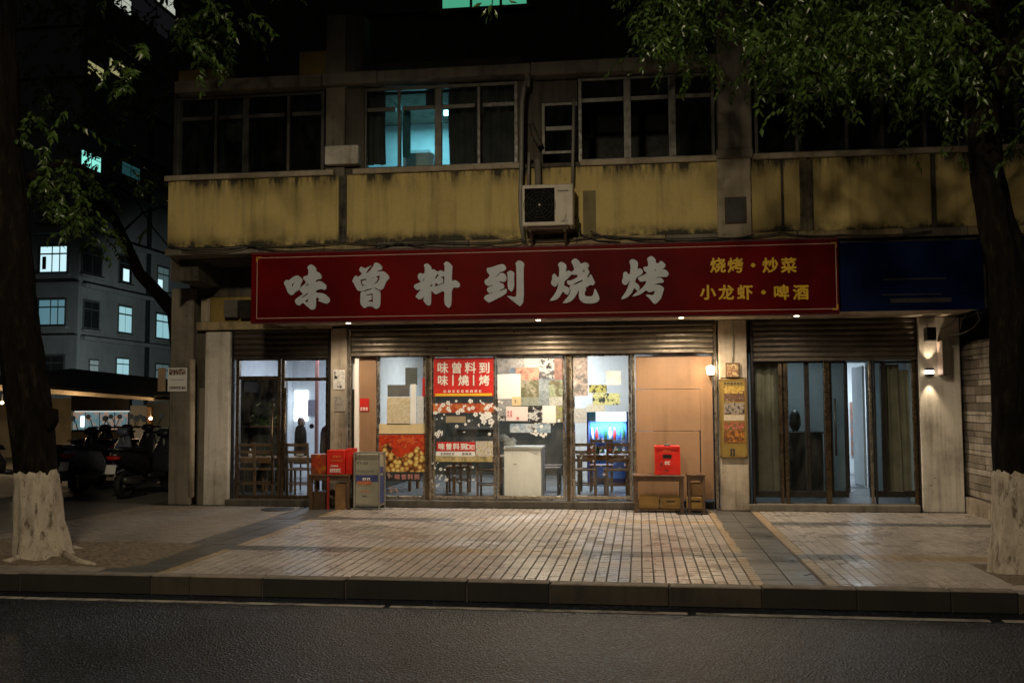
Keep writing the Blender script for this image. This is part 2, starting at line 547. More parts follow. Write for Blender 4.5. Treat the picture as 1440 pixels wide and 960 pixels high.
def leafm(name, c1, c2):
    m = NT(name)
    v = m.pos()
    m.color(m.ramp(m.noise(v, 6.5, 3), [(.3, c1), (.7, c2)]))
    m.rough(.36)
    tl = m.n.new('ShaderNodeBsdfTranslucent'); tl.inputs[0].default_value = (c2[0]*1.4, c2[1]*1.5, c2[2], 1)
    mx = m.n.new('ShaderNodeMixShader'); mx.inputs[0].default_value = .3
    m.link(m.p.outputs[0], mx.inputs[1]); m.link(tl.outputs[0], mx.inputs[2]); m.link(mx.outputs[0], m.out.inputs[0])
    return m.m
M['leaf'] = leafm('leaf', (.022, .050, .010), (.070, .120, .022))
M['far_wall'] = stained('far building wall', (.26, .28, .28), (.10, .11, .11), .35, .3, amount=.5, bump=.05)
M['far_dark'] = plain('far dark window', (.02, .024, .026), .3)
M['far_frame'] = plain('far window frame', (.08, .09, .09), .5)

# ------------------------------------------------------------------ ground
def sheet(name, m, x0, x1, y0, y1, z, th=.03):
    return tag(bx(name, m, None, x0, x1, y0, y1, z-th, z), kind='structure')
sheet('ground', M['asphalt'], -400, 400, -200, 400, -.30)
ROADZ = -.165
sheet('road', M['asphalt'], -120, 120, -60, -5.75, ROADZ)
KY0, KY1 = -5.90, -5.75
pav = sheet('pavement', M['grout'], -7.4, 9.5, KY1, .30, -.014, .14)
yard = sheet('yard', tile_mat('yard concrete', (.15, .14, .125), var=.06, pitch=.6, rough=.6), -60, -7.4, KY1, 70, -.006, .14)
bx('yard_slab', yard.data.materials[0], yard, -7.4, 9.5, 14.0, 70, -.14, -.008)
# edge line on the road, in worn dashes of paint
ln = MB()
for a, b in ((-14, -5.3), (-5.28, -2.1), (-2.05, .35), (.42, 2.6), (2.7, 12)):
    ln.box(a, b, -6.18, -6.11, ROADZ, ROADZ+.004)
tag(ln.build('road_line', M['line']), kind='structure')
# kerb stones
kerb = tag(bx('kerb', M['grout'], None, -16, 14, KY0+.02, KY1, -.165, -.02), kind='structure')
x = -15.9; i = 0
kw = [.74, .71, .50, 1.25, .36, .66, .74, 1.05, .70, .98, .74]
while x < 13.5:
    w = kw[i % len(kw)]
    dz = random.uniform(-.006, .004)
    st = MB().box(x+.006, x+w-.006, KY0+random.uniform(-.006, .006), KY1-.004, ROADZ+.001, .006+dz)
    st.build('kerb_stone', M['kerb'] if (i*7) % 5 in (0, 2) else M['kerb_dark'], kerb, .008)
    x += w; i += 1
# paving tiles
XR0, XR1 = G(1064, 812).x, G(1151, 814.6).x
XL0, XL1 = G(158, 797).x, G(240, 799).x
def field(x, y):
    if XL0 < x < XL1 or XR0 < x < XR1: return 'tile_dark'
    if x < XL0: return 'tile_old'
    if -4.38 < y < -4.0: return 'tile_grey' if (math.sin(x*1.3+.6) > -.15) else 'tile_warm'
    if -1.78 < y < -1.47: return 'tile_grey' if x < -2.4 or x > 1.6 else 'tile_warm'
    if abs(x-XL1) < .1 or abs(x-XR0) < .1 or abs(x-XR1) < .1: return 'tile_warm'
    if -4.0 < y < 0 and mnoise.noise(Vector((x*1.9, y*1.9, 7.7))) > .46: return 'tile_old'
    return 'tile'
def in_pit(x, y):
    return (x < -4.72 and -5.35 < y < -3.95) or (x > 2.98 and -5.6 < y < -4.45)
def tile_geo(mb, x0, x1, y0, y1, z, g=.005, b=.004):
    gy = g*.5
    n = len(mb.v)
    a0, a1, c0, c1 = x0+g/2, x1-g/2, y0+gy/2, y1-gy/2
    mb.v += [(a0,c0,-.02),(a1,c0,-.02),(a1,c1,-.02),(a0,c1,-.02),(a0+b,c0+b,z),(a1-b,c0+b,z),(a1-b,c1-b,z),(a0+b,c1-b,z)]
    mb.f += [(n+4,n+5,n+6,n+7),(n,n+1,n+5,n+4),(n+1,n+2,n+6,n+5),(n+2,n+3,n+7,n+6),(n+3,n,n+4,n+7)]
tm = MB(); tile_geo(tm, -.05, .05, -.05, .05, 0.0, .0072)
proto = {}
bulk = {}
rows = int((0.2-KY1)/.1)
count = 0
order = []
for iy in range(55):
    y = KY1 + .05 + iy*.1
    for ix in range(-74, 95):
        xx = ix*.1 + .05
        order.append((iy, abs(xx+.0), xx, y))
order.sort()
for iy, _, xx, y in order:
    k = field(xx, y)
    if k == 'tile_dark' or in_pit(xx, y): continue
    z = random.uniform(-.0022, .0012)
    if count < 298 and abs(xx+.35) < 4.9:
        if k not in proto:
            o = tm.build('tile', M[k], pav); proto[k] = o
        else:
            o = bpy.data.objects.new('tile', proto[k].data); COL.objects.link(o); o.parent = pav
        o.location = (xx, y, z); count += 1
    else:
        tile_geo(bulk.setdefault(k, MB()), xx-.05, xx+.05, y-.05, y+.05, z, .0072)
for a, b in ((XL0, XL1), (XR0, XR1)):
    n = 2; w = (b-a)/n
    for i in range(n):
        for j in range(22):
            tile_geo(bulk.setdefault('tile_dark', MB()), a+i*w, a+(i+1)*w, KY1+j*.25, KY1+(j+1)*.25, random.uniform(-.003, .001), .007)
for k, mb in bulk.items():
    tag(mb.build('paving_tiles', M[k], pav), kind='stuff')
# ground details
def soil_patch(name, px, seed, x0, x1, y0, y1):
    m = MB(); nx, ny = 34, 26
    for j in range(ny):
        for i in range(nx):
            u, v = i/(nx-1), j/(ny-1)
            X, Y = x0+(x1-x0)*u, y0+(y1-y0)*v
            edge = min(u, 1-u, v, 1-v)
            h = .05*min(1, edge*6)*(1+.9*mnoise.noise(Vector((X*4, Y*4, seed)))+.5*mnoise.noise(Vector((X*13, Y*13, seed)))) - .012
            m.v.append((X, Y, h))
    for j in range(ny-1):
        for i in range(nx-1):
            a = j*nx+i
            m.f.append((a, a+1, a+nx+1, a+nx))
    return tag(m.build(name, M['soil'], None, smooth=True), kind='structure')
soil_patch('soil', 0, 1.3, -7.3, -4.55, -5.55, -3.95)
soil_patch('soil', 0, 5.1, 2.95, 6.5, -5.58, -4.45)
c = G(391, 716)
mh = tag(MB().disc((c.x, c.y, -.004), .24, (0, 0, 1), .012, 28).build('manhole_cover', plain('iron cover', (.03, .028, .025), .6, .3), None, .003), 'small round dark iron manhole cover in the paving below the left glass door', 'manhole cover')
c0, c1 = G(951, 723), G(990, 712)
dr = empty('drain_grate', ((c0.x+c1.x)/2, (c0.y+c1.y)/2, 0), 'dark rectangular drain grate set in the tiles in front of the low bench', 'drain grate')
dm = plain('drain iron', (.02, .019, .017), .6, .3)
bx('frame', dm, dr, c0.x, c1.x, c0.y, c1.y, -.01, .004)
for i in range(7):
    xx = c0.x+.03+(c1.x-c0.x-.06)*i/6
    bx('bar', dm, dr, xx-.012, xx+.012, c0.y+.02, c1.y-.02, .004, .012)
# litter at the foot of the kerb
for i, (px, py) in enumerate(((322, 834), (341, 835), (353, 833), (410, 835), (648, 841), (1288, 852), (1297, 851), (1310, 852), (1335, 853), (868, 844))):
    c = G(px, py, ROADZ)
    if i == 0: lit0 = plain('pale fallen leaf', (.36, .30, .20), .8)
    m = MB()
    s = random.uniform(.014, .026); a = random.uniform(0, 3)
    m.ngon_prism([(c.x+s*math.cos(a+t)*(1.4 if t in (0, 3.14) else .7), c.y+s*math.sin(a+t), ROADZ+.004+.008*random.random()) for t in (0, 1.1, 2.2, 3.14, 4.2, 5.2)], (0, 0, .004))
    tag(m.build('fallen_leaf', lit0), 'small pale fallen leaf lying in the gutter at the kerb', 'leaf', 'fallen leaves along the kerb')

# ------------------------------------------------------------------ the shop building
B = empty('shop_building', (0, 0, 0), 'old yellow apartment building with restaurant shopfronts on its ground floor', 'building')
YP = -1.15
def prect(name, m, x0, y0, x1, y1, Y, depth, parent=None, bev=0.0, dz=0):
    X0, X1, Z0, Z1 = rect(x0, y0, x1, y1, Y)
    return bx(name, m, parent or B, X0, X1, Y, Y+depth, Z0, Z1, bev)
ZP0, ZP1 = 3.72, 4.68
def PX(px, py, Y): return W(px, py, Y).x
XLE = PX(236, 300, YP)
panels = [(236, 476), (487.5, 734), (736, 1010), (1057.5, 1099), (1103, 1136), (1139, 1310), (1318, 1620)]
for a, b in panels:
    bx('parapet_panel', M['yellow'], B, PX(a, 290, YP), PX(b, 290, YP), YP, YP+.16, ZP0, ZP1, .006)
bx('parapet_core', M['conc_dark'], B, XLE+.02, PX(1620, 290, YP), YP+.03, YP+.15, ZP0+.01, ZP1-.01)
# sills on the parapet
for a, b in ((233, 470), (497, 734), (816, 1008), (1058, 1620)):
    bx('sill', M['sill'], B, PX(a, 240, YP), PX(b, 240, YP), YP-.05, YP+.30, ZP1+.002, ZP1+.075, .008)
bx('sill', M['conc_dark'], B, PX(735, 240, YP), PX(815, 240, YP), YP-.02, YP+.30, ZP1+.002, ZP1+.06, .008)
# slab edge under the parapet, broken and dirty
xa = XLE-.03; i = 0
while xa < 9.0:
    w = random.uniform(.7, 1.5)
    bx('slab_edge', M['ledge'] if i % 3 else M['conc'], B, xa, min(xa+w, 9)-.006, YP-.03+random.uniform(-.012, .012), YP+.35, 3.60+random.uniform(0, .015), ZP0-.004, .01)
    xa += w; i += 1
bx('floor_slab', M['conc_dark'], B, XLE, 9, YP+.34, 6, 3.60, 3.75)
bx('slab_edge', M['conc_dark'], B, XLE-.02, XLE+.3, YP+.36, .4, 3.3, 3.6)
# cantilever beam at the left end
bx('beam', M['conc'], B, PX(236, 380, YP), PX(262, 380, -.6), YP+.08, .2, 3.28, 3.598, .01)
bx('beam', M['conc_dark'], B, PX(262, 380, 0)+.05, PX(352, 390, 0)+6, .02, .3, 3.14, 3.598, .01)
# inner wall left of the sign
bx('wall', M['yellow2'], B, PX(286, 430, 0), PX(352, 430, 0)+.6, .0, .2, 2.76, 3.139)
bx('pilaster', M['sill'], B, PX(285, 430, 0), PX(297, 430, 0), -.05, .0, 2.76, 3.12)
bx('ledge', M['ledge'], B, PX(280, 450, 0), PX(470, 450, 0), -.10, .2, 2.63, 2.755, .01)
bx('meter_box', plain('grey meter box', (.12, .115, .10), .6, .3), B, PX(320, 430, 0), PX(339, 430, 0), -.14, -.002, 2.82, 3.08, .006)
bx('meter_box', M['frame_dark'], B, PX(342, 430, 0), PX(356, 430, 0), -.14, -.002, 2.80, 3.08, .006)
# columns and pillars
bx('column', M['conc'], B, PX(238, 560, -.1), PX(270, 560, -.1), -.10, .32, -.01, 3.279, .015)
bx('wall', M['conc_dark'], B, PX(268, 560, 0), PX(287, 560, 0), .03, .3, -.01, 2.63)
bx('pillar', M['white'], B, PX(287, 580, -.12), PX(322, 580, -.12), -.12, .32, -.01, 2.60, .012)
bx('pillar_base', M['conc'], B, PX(276, 690, -.12), PX(291, 690, -.12), -.08, .1, -.01, 1.75, .006)
bx('pillar', M['pillar'], B, PX(464, 580, -.1), PX(487, 580, -.1), -.10, .32, -.01, 2.63, .012)
bx('pillar', M['pillar'], B, PX(1012, 580, -.15), PX(1052, 580, -.15), -.15, .32, -.01, 2.66, .012)
bx('pillar', M['white'], B, PX(1294, 580, -.12), PX(1353, 580, -.12), -.12, .5, -.01, 2.66, .012)
bx('rear_wall', M['conc_dark'], B, PX(1353, 580, 0), 10.5, .25, .5, -.01, 3.6)
# soffit above the shopfronts
bx('soffit', M['pillar'], B, PX(358, 450, -1.2), PX(1380, 440, -1.2), -1.13, .32, 2.665, 2.73)
bx('lintel', M['conc_dark'], B, PX(322, 450, 0), PX(1294, 450, 0), .0, .30, 2.2, 2.663)
bx('lintel', M['frame_dark'], B, PX(492, 450, 0), PX(1004, 450, 0), -.165, -.16, 2.60, 2.664)
# steps
step = bx('step', M['conc_dark'], B, PX(492, 705, -.1), PX(893, 705, -.1), -.14, .05, -.01, .092, .008)
bx('step', M['conc'], B, PX(1053, 705, -.1), PX(1293, 705, -.1), -.16, .05, -.01, .085, .008)
bx('step', M['conc_dark'], B, PX(318, 705, -.1), PX(465, 705, -.1), -.16, .05, -.01, .085, .008)

# roller shutters, slat by slat
def shutter(x0, x1, ytop, ybot, Y, m, mg):
    X0, X1, Z0, Z1 = rect(x0, ytop, x1, ybot, Y)
    Z1 = 2.66
    s = bx('roller_shutter', m, B, X0, X1, Y-.02, Y+.03, Z0-.05, Z0-.003, .004)
    p = .072
    n = int((Z1-Z0)/p)
    p = (Z1-Z0)/n
    base = None
    for i in range(n):
        z = Z0+i*p
        if base is None:
            mb = MB()
            L = 10
            prof = [(0, 0), (-.010, p*.12), (-.018, p*.35), (-.018, p*.6), (-.010, p*.86), (0, p*.97)]
            for xx in (X0+.01, X1-.01):
                for (dy, dz) in prof: mb.v.append((xx, Y+dy, Z0+dz))
            k = len(prof)
            for q in range(k-1): mb.f.append((q, q+1, k+q+1, k+q))
            mb.f.append((0, k, k+k-1, k-1))
            base = mb.build('slat', m, s, smooth=False)
        else:
            o = bpy.data.objects.new('slat', base.data); COL.objects.link(o); o.parent = s
            o.location = (0, 0, i*p)
    for xx in (X0-.035, X1):
        bx('guide_rail', mg, s, xx, xx+.035, Y-.03, Y+.06, 0.0, 2.655, .004)
    return s
shutter(329, 462, 458, 500, -.02, M['slat_dark'], M['frame_dark'])
shutter(494, 1003, 452, 493, -.12, M['slat'], M['steel'])
shutter(1058, 1288, 447, 502, -.06, M['slat_dark'], M['frame_dark'])

# glazed shopfronts: frame mesh > pane, handle
def door(x0, y0, x1, y1, m, gm, Y=.02, w=.05, d=.06, transom=None, bottom=.07, handle=None, name='glass_door', pane=True):
    X0, X1, Z0, Z1 = rect(x0, y0, x1, y1, Y)
    f = MB()
    f.box(X0, X0+w, Y, Y+d, Z0, Z1).box(X1-w, X1, Y, Y+d, Z0, Z1)
    f.box(X0+w, X1-w, Y+.003, Y+d-.003, Z1-w, Z1-.001).box(X0+w, X1-w, Y+.003, Y+d-.003, Z0+.001, Z0+bottom)
    fr = f.build(name, m, B, .004)
    spans = [(Z0+bottom, Z1-w)]
    if transom:
        zt = W((x0+x1)/2, transom, Y).z
        MB().box(X0+w, X1-w, Y+.003, Y+d-.003, zt-w/2, zt+w/2).build('transom', m, fr, .004)
        spans = [(Z0+bottom, zt-w/2), (zt+w/2, Z1-w)]
    if pane:
        for a, b in spans:
            MB().quad((X0+w-.005, Y+d/2, a-.005), (X1-w+.005, Y+d/2, a-.005), (X1-w+.005, Y+d/2, b+.005), (X0+w-.005, Y+d/2, b+.005)).build('pane', gm, fr)
    if handle:
        hx = PX(handle[0], handle[1], Y)
        za, zb = W(handle[0], handle[2], Y).z, W(handle[0], handle[1], Y).z
        h = MB().tube([(hx, Y-.05, za), (hx, Y-.05, zb)], .014, 8)
        h.tube([(hx, Y-.05, za+.1), (hx, Y+.01, za+.1)], .01, 6).tube([(hx, Y-.05, zb-.1), (hx, Y+.01, zb-.1)], .01, 6)
        h.build('handle', m, fr, smooth=True)
    return fr
# left doors
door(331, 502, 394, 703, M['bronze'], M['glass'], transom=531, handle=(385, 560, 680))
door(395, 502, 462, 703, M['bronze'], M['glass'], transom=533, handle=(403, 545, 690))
# main shop: four glass panels between steel posts
GP = [(530, 598), (608, 697), (698, 795), (805, 888)]
for a, b in GP:
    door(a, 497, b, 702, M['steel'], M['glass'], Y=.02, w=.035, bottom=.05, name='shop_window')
for a, b in ((598.5, 607), (796, 804.5), (888.5, 893.5)):
    X0, X1 = PX(a, 600, -.02), PX(b, 600, -.02)
    bx('post', M['steel'], B, X0, X1, -.03, .08, .09, 2.3, .006)
    bx('post', M['bronze'], B, X0+.012, X1-.03, -.045, -.031, .09, 2.3, .004)
bx('header', M['bronze'], B, PX(500, 495, 0), PX(1004, 495, 0), -.028, .12, 2.195, 2.29, .006)
bx('post', M['cream'], B, PX(497, 600, -.1), PX(503, 600, -.1), -.06, .08, .0, 2.3, .004)
# boarding at both ends of the main shop
def boards(rs, Y=-.01, m=None):
    for r_ in rs:
        X0, X1, Z0, Z1 = rect(*r_, Y)
        bx('board', M['board'], B, X0+.003, X1-.003, Y+random.uniform(-.006, .006), Y+.05, Z0+.003, Z1-.003, .003)
boards([(505, 499, 529, 700)])
boards([(894, 500, 985, 547), (894, 547, 985, 606), (894, 606, 985, 702), (985, 500, 1003, 702)])
# right shop: dark frames
for (a, b, h) in ((1060, 1099, None), (1099, 1136, None), (1136, 1163, None), (1168, 1192, (1173, 560, 640)), (1222, 1244, None), (1244, 1290, None)):
    door(a, 507, b, 699, M['frame_dark'], M['glass_dirty'], Y=.03, w=.032, bottom=.09, handle=h)
for a, b, m in ((1096, 1101, 'bronze'), (1103, 1109, 'bronze'), (1160, 1168, 'bronze'), (1223, 1227, 'steel'), (1229, 1232, 'frame_dark'), (1284, 1290, 'bronze')):
    bx('post', M[m], B, PX(a, 600, 0), PX(b, 600, 0), -.02, .029, .085, 2.12, .005)
bx('header', M['frame_dark'], B, PX(1056, 505, 0), PX(1292, 505, 0), .0, .12, 2.11, 2.20, .006)

# ------------------------------------------------------------------ rooms behind the glass
def room(X0, X1, Y0, Y1, Z0, Z1, wall, floor, dado=None, dz=1.5, ceil=None, openings=None):
    bx('room_floor', floor, B, X0, X1, Y0, Y1, Z0-.1, Z0)
    bx('room_ceiling', ceil or wall, B, X0, X1, Y0, Y1, Z1, Z1+.1)
    for a, b, m in (((Z0, dz, dado), (dz, Z1, wall)) if dado else ((Z0, Z1, wall),)) if False else ([(Z0, dz, dado), (dz, Z1, wall)] if dado else [(Z0, Z1, wall)]):
        pass
    segs = [(Z0, dz, dado), (dz, Z1, wall)] if dado else [(Z0, Z1, wall)]
    for a, b, m in segs:
        bx('room_wall', m, B, X0-.08, X0, Y0, Y1+.08, a, b)
        bx('room_wall', m, B, X1, X1+.08, Y0, Y1+.08, a, b)
        if not openings:
            bx('room_wall', m, B, X0, X1, Y1, Y1+.08, a, b)
    return
xa, xb = PX(325, 600, 0), PX(466, 600, 0)
room(xa-.6, xb+.1, .1, 4.2, .085, 2.6, M['room_white'], M['floor_in'], None)
xc, xd = PX(492, 600, 0), PX(1006, 600, 0)
room(xc+.05, xd-.02, .1, 5.0, .09, 2.75, M['room_white'], M['floor_in'], M['room_olive'], 1.72)
xe, xf = PX(1056, 600, 0), PX(1292, 600, 0)
# right room: back wall with an open doorway into a lit room
room(xe, xf, .1, 2.6, .085, 2.5, M['room_blue'], M['floor_in'], None, openings=True)
oa, ob = PX(1192, 600, 2.6), PX(1218, 600, 2.6)
bx('room_wall', M['room_blue'], B, xe, oa, 2.6, 2.68, .085, 2.5)
bx('room_wall', M['room_blue'], B, ob+.06, xf, 2.6, 2.68, .085, 2.5)
bx('room_wall', M['room_blue'], B, oa, ob+.06, 2.6, 2.68, 2.15, 2.5)
bx('door_frame', M['frame_dark'], B, oa-.05, oa+.01, 2.56, 2.70, .085, 2.15)
bx('door_frame', M['frame_dark'], B, ob+.03, ob+.09, 2.56, 2.70, .085, 2.15)
room(xe+.4, xf+1.2, 2.70, 6.0, .085, 2.5, M['room_white'], M['floor_in'])
bx('inner_door', M['room_white'], B, ob-.02, ob+.02, 2.72, 3.5, .10, 2.1, .004)
lamp('AREA', 'room_light', (oa+.6, 4.4, 2.4), 120, (.72, .86, 1.0), aim=(oa+.6, 4.4, 0), shape=(1.2, .3))
lamp('AREA', 'room_light', ((xc+xd)/2-.4, 2.6, 2.68), 150, (.93, .97, 1.0), aim=((xc+xd)/2-.4, 2.6, 0), shape=(2.2, .25))
lamp('AREA', 'room_light', (xb-.5, 2.4, 2.5), 75, (.72, .80, 1.0), aim=(xb-.5, 2.4, 0), shape=(.9, .2))

# ------------------------------------------------------------------ first floor: enclosed balconies with windows
YW = -1.02
ZT = 5.94
def window(x0, y0, x1, y1, vs, hs, gm, Y=YW, fm=None, w=.05, thick=(), skip=()):
    """frame > mullion, pane ; vs = photo x of uprights, hs = photo y of cross bars"""
    fm = fm or M['alu']
    X0, X1, Z0, Z1 = rect(x0, y0, x1, y1, Y)
    if x0 != 762: Z0, Z1 = 4.762, 5.947
    f = MB()
    f.box(X0, X0+w, Y, Y+.08, Z0, Z1).box(X1-w, X1, Y, Y+.08, Z0, Z1)
    f.box(X0+w, X1-w, Y+.004, Y+.076, Z1-w, Z1-.001).box(X0+w, X1-w, Y+.004, Y+.076, Z0+.001, Z0+w)
    fr = f.build('window', fm, B, .004)
    ux = [X0] + [PX(v, (y0+y1)/2, Y) for v in vs] + [X1]
    uz = [Z0] + sorted(W((x0+x1)/2, h, Y).z for h in hs) + [Z1]
    for i, v in enumerate(ux[1:-1]):
        t = .05 if i in thick else .022
        MB().box(v-t, v+t, Y+.01, Y+.07, Z0+w, Z1-w).build('mullion', fm, fr, .004)
    for z in uz[1:-1]:
        for a, b in zip(ux[:-1], ux[1:]):
            MB().box(a+.052, b-.052, Y+.012, Y+.068, z-.03, z+.03).build('transom', fm, fr, .004)
    for i, (a, b) in enumerate(zip(ux[:-1], ux[1:])):
        for j, (c, d) in enumerate(zip(uz[:-1], uz[1:])):
            if (i, j) in skip: continue
            MB().quad((a+.01, Y+.04, c+.01), (b-.01, Y+.04, c+.01), (b-.01, Y+.04, d-.01), (a+.01, Y+.04, d-.01)).build('pane', gm, fr)
    return fr
window(249, 114, 456, 237, (303, 345, 405), (163,), M['glass_dark'], thick=(1,))
window(511, 106, 728, 226, (561, 616, 673), (150,), M['glass_dirty'], thick=(1,))
window(762, 144, 812, 216, (), (180,), M['glass_dark'], w=.04, fm=M['pipe'])
window(813, 98, 1005, 217, (882, 945), (137,), M['glass_dark'], thick=(0, 1), skip=((0, 0), (1, 0)))
window(1060, 92, 1362, 213, (1120, 1190, 1240, 1300), (122,), M['glass_dark'])
window(1366, 90, 1640, 209, (1430, 1500), (122,), M['glass_dark'])
bx('wall', M['conc_dark'], B, PX(728, 170, YW), PX(763, 170, YW), YW+.02, YW+.2, 4.75, 5.95)
bx('wall', M['conc_dark'], B, PX(763, 170, YW), PX(812, 170, YW), YW+.03, YW+.2, W(790, 143, YW).z+.004, 5.95)
# columns of the upper storeys
bx('column', M['conc'], B, PX(457, 170, -1.13), PX(484, 170, -1.13), -1.10, -.8, 4.62, 7.0, .01)
bx('column', M['conc_dark'], B, PX(484, 170, -1.13), PX(510, 170, -1.13), -1.06, -.8, 4.62, 7.0, .01)
bx('bracket', M['white'], B, PX(457, 217, -1.2), PX(504, 217, -1.2), -1.22, -.9, W(480, 231, -1.2).z, W(480, 205, -1.2).z, .01)
bx('column', M['conc'], B, PX(1009, 150, -1.2), PX(1057, 150, -1.2), -1.20, -.8, 4.80, 9.5, .012)
bx('column', M['sill'], B, PX(1009, 290, -1.2), PX(1057, 290, -1.2), -1.19, -.98, 3.60, 4.795, .012)
bx('column', M['conc'], B, PX(1007, 217, -1.2), PX(1059, 217, -1.2), -1.225, -.9, 4.70, 4.83, .012)
# dark lines of old drains beside the panels
for a, b, m in ((477, 486.5, 'moss'), (1099.5, 1102.5, 'moss'), (1310.5, 1317, 'moss')):
    bx('drain_chase', M[m], B, PX(a, 290, YP), PX(b, 290, YP), YP+.02, YP+.1, 3.72, 4.68)
bx('parapet_patch', stained('sooty patch', (.16, .13, .08), (.012, .012, .01), 4, .8, amount=.9), B, PX(1125, 290, YP), PX(1144, 290, YP), YP-.012, YP+.1, 3.72, 4.66, .004)
bx('parapet_patch', stained('unit shadow patch', (.19, .16, .075), (.08, .07, .035), 4, .4, amount=.5), B, PX(820, 300, YP), PX(838, 300, YP), YP-.004, YP+.1, W(830, 330, YP).z, W(830, 268, YP).z, .003)  # olive strip painted in place of the air conditioner's cast shadow
# slab over the first floor and the set back wall above it
i = 0
for a, b in ((246, 452), (452, 530), (530, 746), (746, 1008), (1058, 1400), (1400, 1640)):
    bx('slab_edge', M['conc'], B, PX(a, 90, -1.2)+.003, PX(b, 90, -1.2)-.003, -1.22 + .012*(i % 2), .9, 5.95 + .01*(i % 3), 6.12+.012*(i % 2), .012)
    i += 1
bx('floor_slab', M['upper'], B, XLE+.05, 9.0, -1.0, 6, 6.0, 6.10)
bx('upper_wall', M['upper'], B, PX(246, 50, .9), PX(618, 50, .9), .9, 1.1, 6.1, 10)
bx('upper_wall', M['upper'], B, PX(744, 50, .9), 9.5, .9, 1.1, 6.1, 10)
bx('upper_wall', M['upper'], B, PX(618, 50, .9), PX(744, 50, .9), .9, 1.1, 6.1, W(680, 13, .9).z)
bx('sill', M['conc'], B, PX(606, 14, .85), PX(750, 14, .85), .78, .9, W(680, 18, .9).z, W(680, 13, .9).z, .006)
bx('sill', M['conc_dark'], B, PX(500, 18, .85), PX(604, 18, .85), .80, .9, W(560, 22, .9).z, W(560, 17, .9).z, .006)
wz = W(680, 13, .9).z
fr = MB().box(PX(618, 5, .9), PX(744, 5, .9), .93, .98, wz, wz+.05).build('window', M['alu'], B)
for v in (618, 660, 702, 740):
    MB().box(PX(v, 5, .9), PX(v, 5, .9)+.04, .93, .98, wz+.05, wz+1.5).build('mullion', M['alu'], fr)
MB().quad((PX(618, 5, .9), .96, wz), (PX(744, 5, .9), .96, wz), (PX(744, 5, .9), .96, wz+1.5), (PX(618, 5, .9), .96, wz+1.5)).build('pane', emis('green lit window', (.10, .62, .36), .55), fr)
# blocks above the slab at the left
bx('upper_parapet', M['yellow2'], B, PX(420, 70, -1.1), PX(486, 70, -1.1), -1.08, -.6, 6.14, 6.50, .01)
bx('upper_parapet', M['yellow2'], B, PX(250, 90, -1.1), PX(316, 90, -1.1), -1.08, -.6, 6.14, 6.32, .01)
# dark rooms behind the balcony windows
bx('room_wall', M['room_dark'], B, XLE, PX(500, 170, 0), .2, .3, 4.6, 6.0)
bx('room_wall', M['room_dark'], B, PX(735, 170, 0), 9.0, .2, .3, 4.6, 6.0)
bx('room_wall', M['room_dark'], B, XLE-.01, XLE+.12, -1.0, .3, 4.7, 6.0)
# lit room behind the second window
la, lb = PX(500, 170, 0)-.1, PX(735, 170, 0)+.1
bx('room_wall', M['room_white'], B, la, lb, .9, 1.0, 4.6, 6.0)
bx('room_wall', M['room_white'], B, la-.08, la, -.9, 1.0, 4.6, 6.0)
bx('room_wall', M['room_white'], B, lb, lb+.08, -.9, 1.0, 4.6, 6.0)
# partition with a lit doorway, teal curtains
def curtain(x0, y0, x1, y1, Y, m, amp=.025, n=None):
    X0, X1, Z0, Z1 = rect(x0, y0, x1, y1, Y)
    n = n or max(8, int(abs(X1-X0)/.02))
    mb = MB()
    ph = random.uniform(0, 6)
    rows = 6
    for j in range(rows):
        v = j/(rows-1)
        for i in range(n+1):
            u = i/n
            yy = Y + amp*math.sin(u*(X1-X0)*46+ph+.8*math.sin(v*3+u*5)) + .4*amp*math.sin(u*(X1-X0)*97+ph)
            xx = X0 + (X1-X0)*(u + .03*math.sin(v*4+ph))
            mb.v.append((xx, yy, Z0+(Z1-Z0)*v))
    for j in range(rows-1):
        for i in range(n):
            a = j*(n+1)+i
            mb.f.append((a, a+1, a+n+2, a+n+1))
    return mb.build('curtain', m, B, smooth=True)
curtain(513, 112, 543, 232, YW+.16, M['curtain_dark'])
curtain(631, 112, 668, 232, YW+.16, M['curtain_dark'])
curtain(664, 112, 731, 232, YW+.18, M['curtain_dark'])
curtain(567, 155, 577, 222, YW+.2, M['curtain_teal'])
X0, X1, Z0, Z1 = rect(505, 96, 735, 131, YW+.25)
bx('blind', M['curtain_dark'], B, X0, X1, YW+.22, YW+.25, Z0, Z1+.1)
X0, X1, Z0, Z1 = rect(600, 104, 618, 152, YW+.25)
bx('blind', M['curtain_dark'], B, X0, X1, YW+.2, YW+.215, Z0, Z1)
bx('blind', M['curtain_dark'], B, PX(640, 130, YW+.2), PX(735, 130, YW+.2), YW+.2, YW+.215, W(680, 149, YW+.2).z, W(680, 110, YW+.2).z)
bx('bed', M['room_white'], B, PX(570, 215, -.1), PX(612, 215, -.1), -.3, .6, 4.6, W(590, 212, -.2).z, .06)
lamp('AREA', 'room_light', ((la+lb)/2-.2, .2, 5.9), 30, (.20, .66, .80), aim=((la+lb)/2-.2, .2, 4), shape=(1.2, .5))
bx('tube_lamp', emis('cold tube lamp', (.55, .9, 1.0), 5.0), B, PX(624, 190, .2), PX(631, 190, .2), .2, .24, W(627, 162, .2).z, W(627, 155, .2).z)
bx('tube_lamp', emis('cold strip', (.6, .9, 1.0), 1.6), B, PX(612.3, 190, YW+.12), PX(614.6, 190, YW+.12), YW+.12, YW+.13, W(613, 222, YW+.12).z, W(613, 154, YW+.12).z)
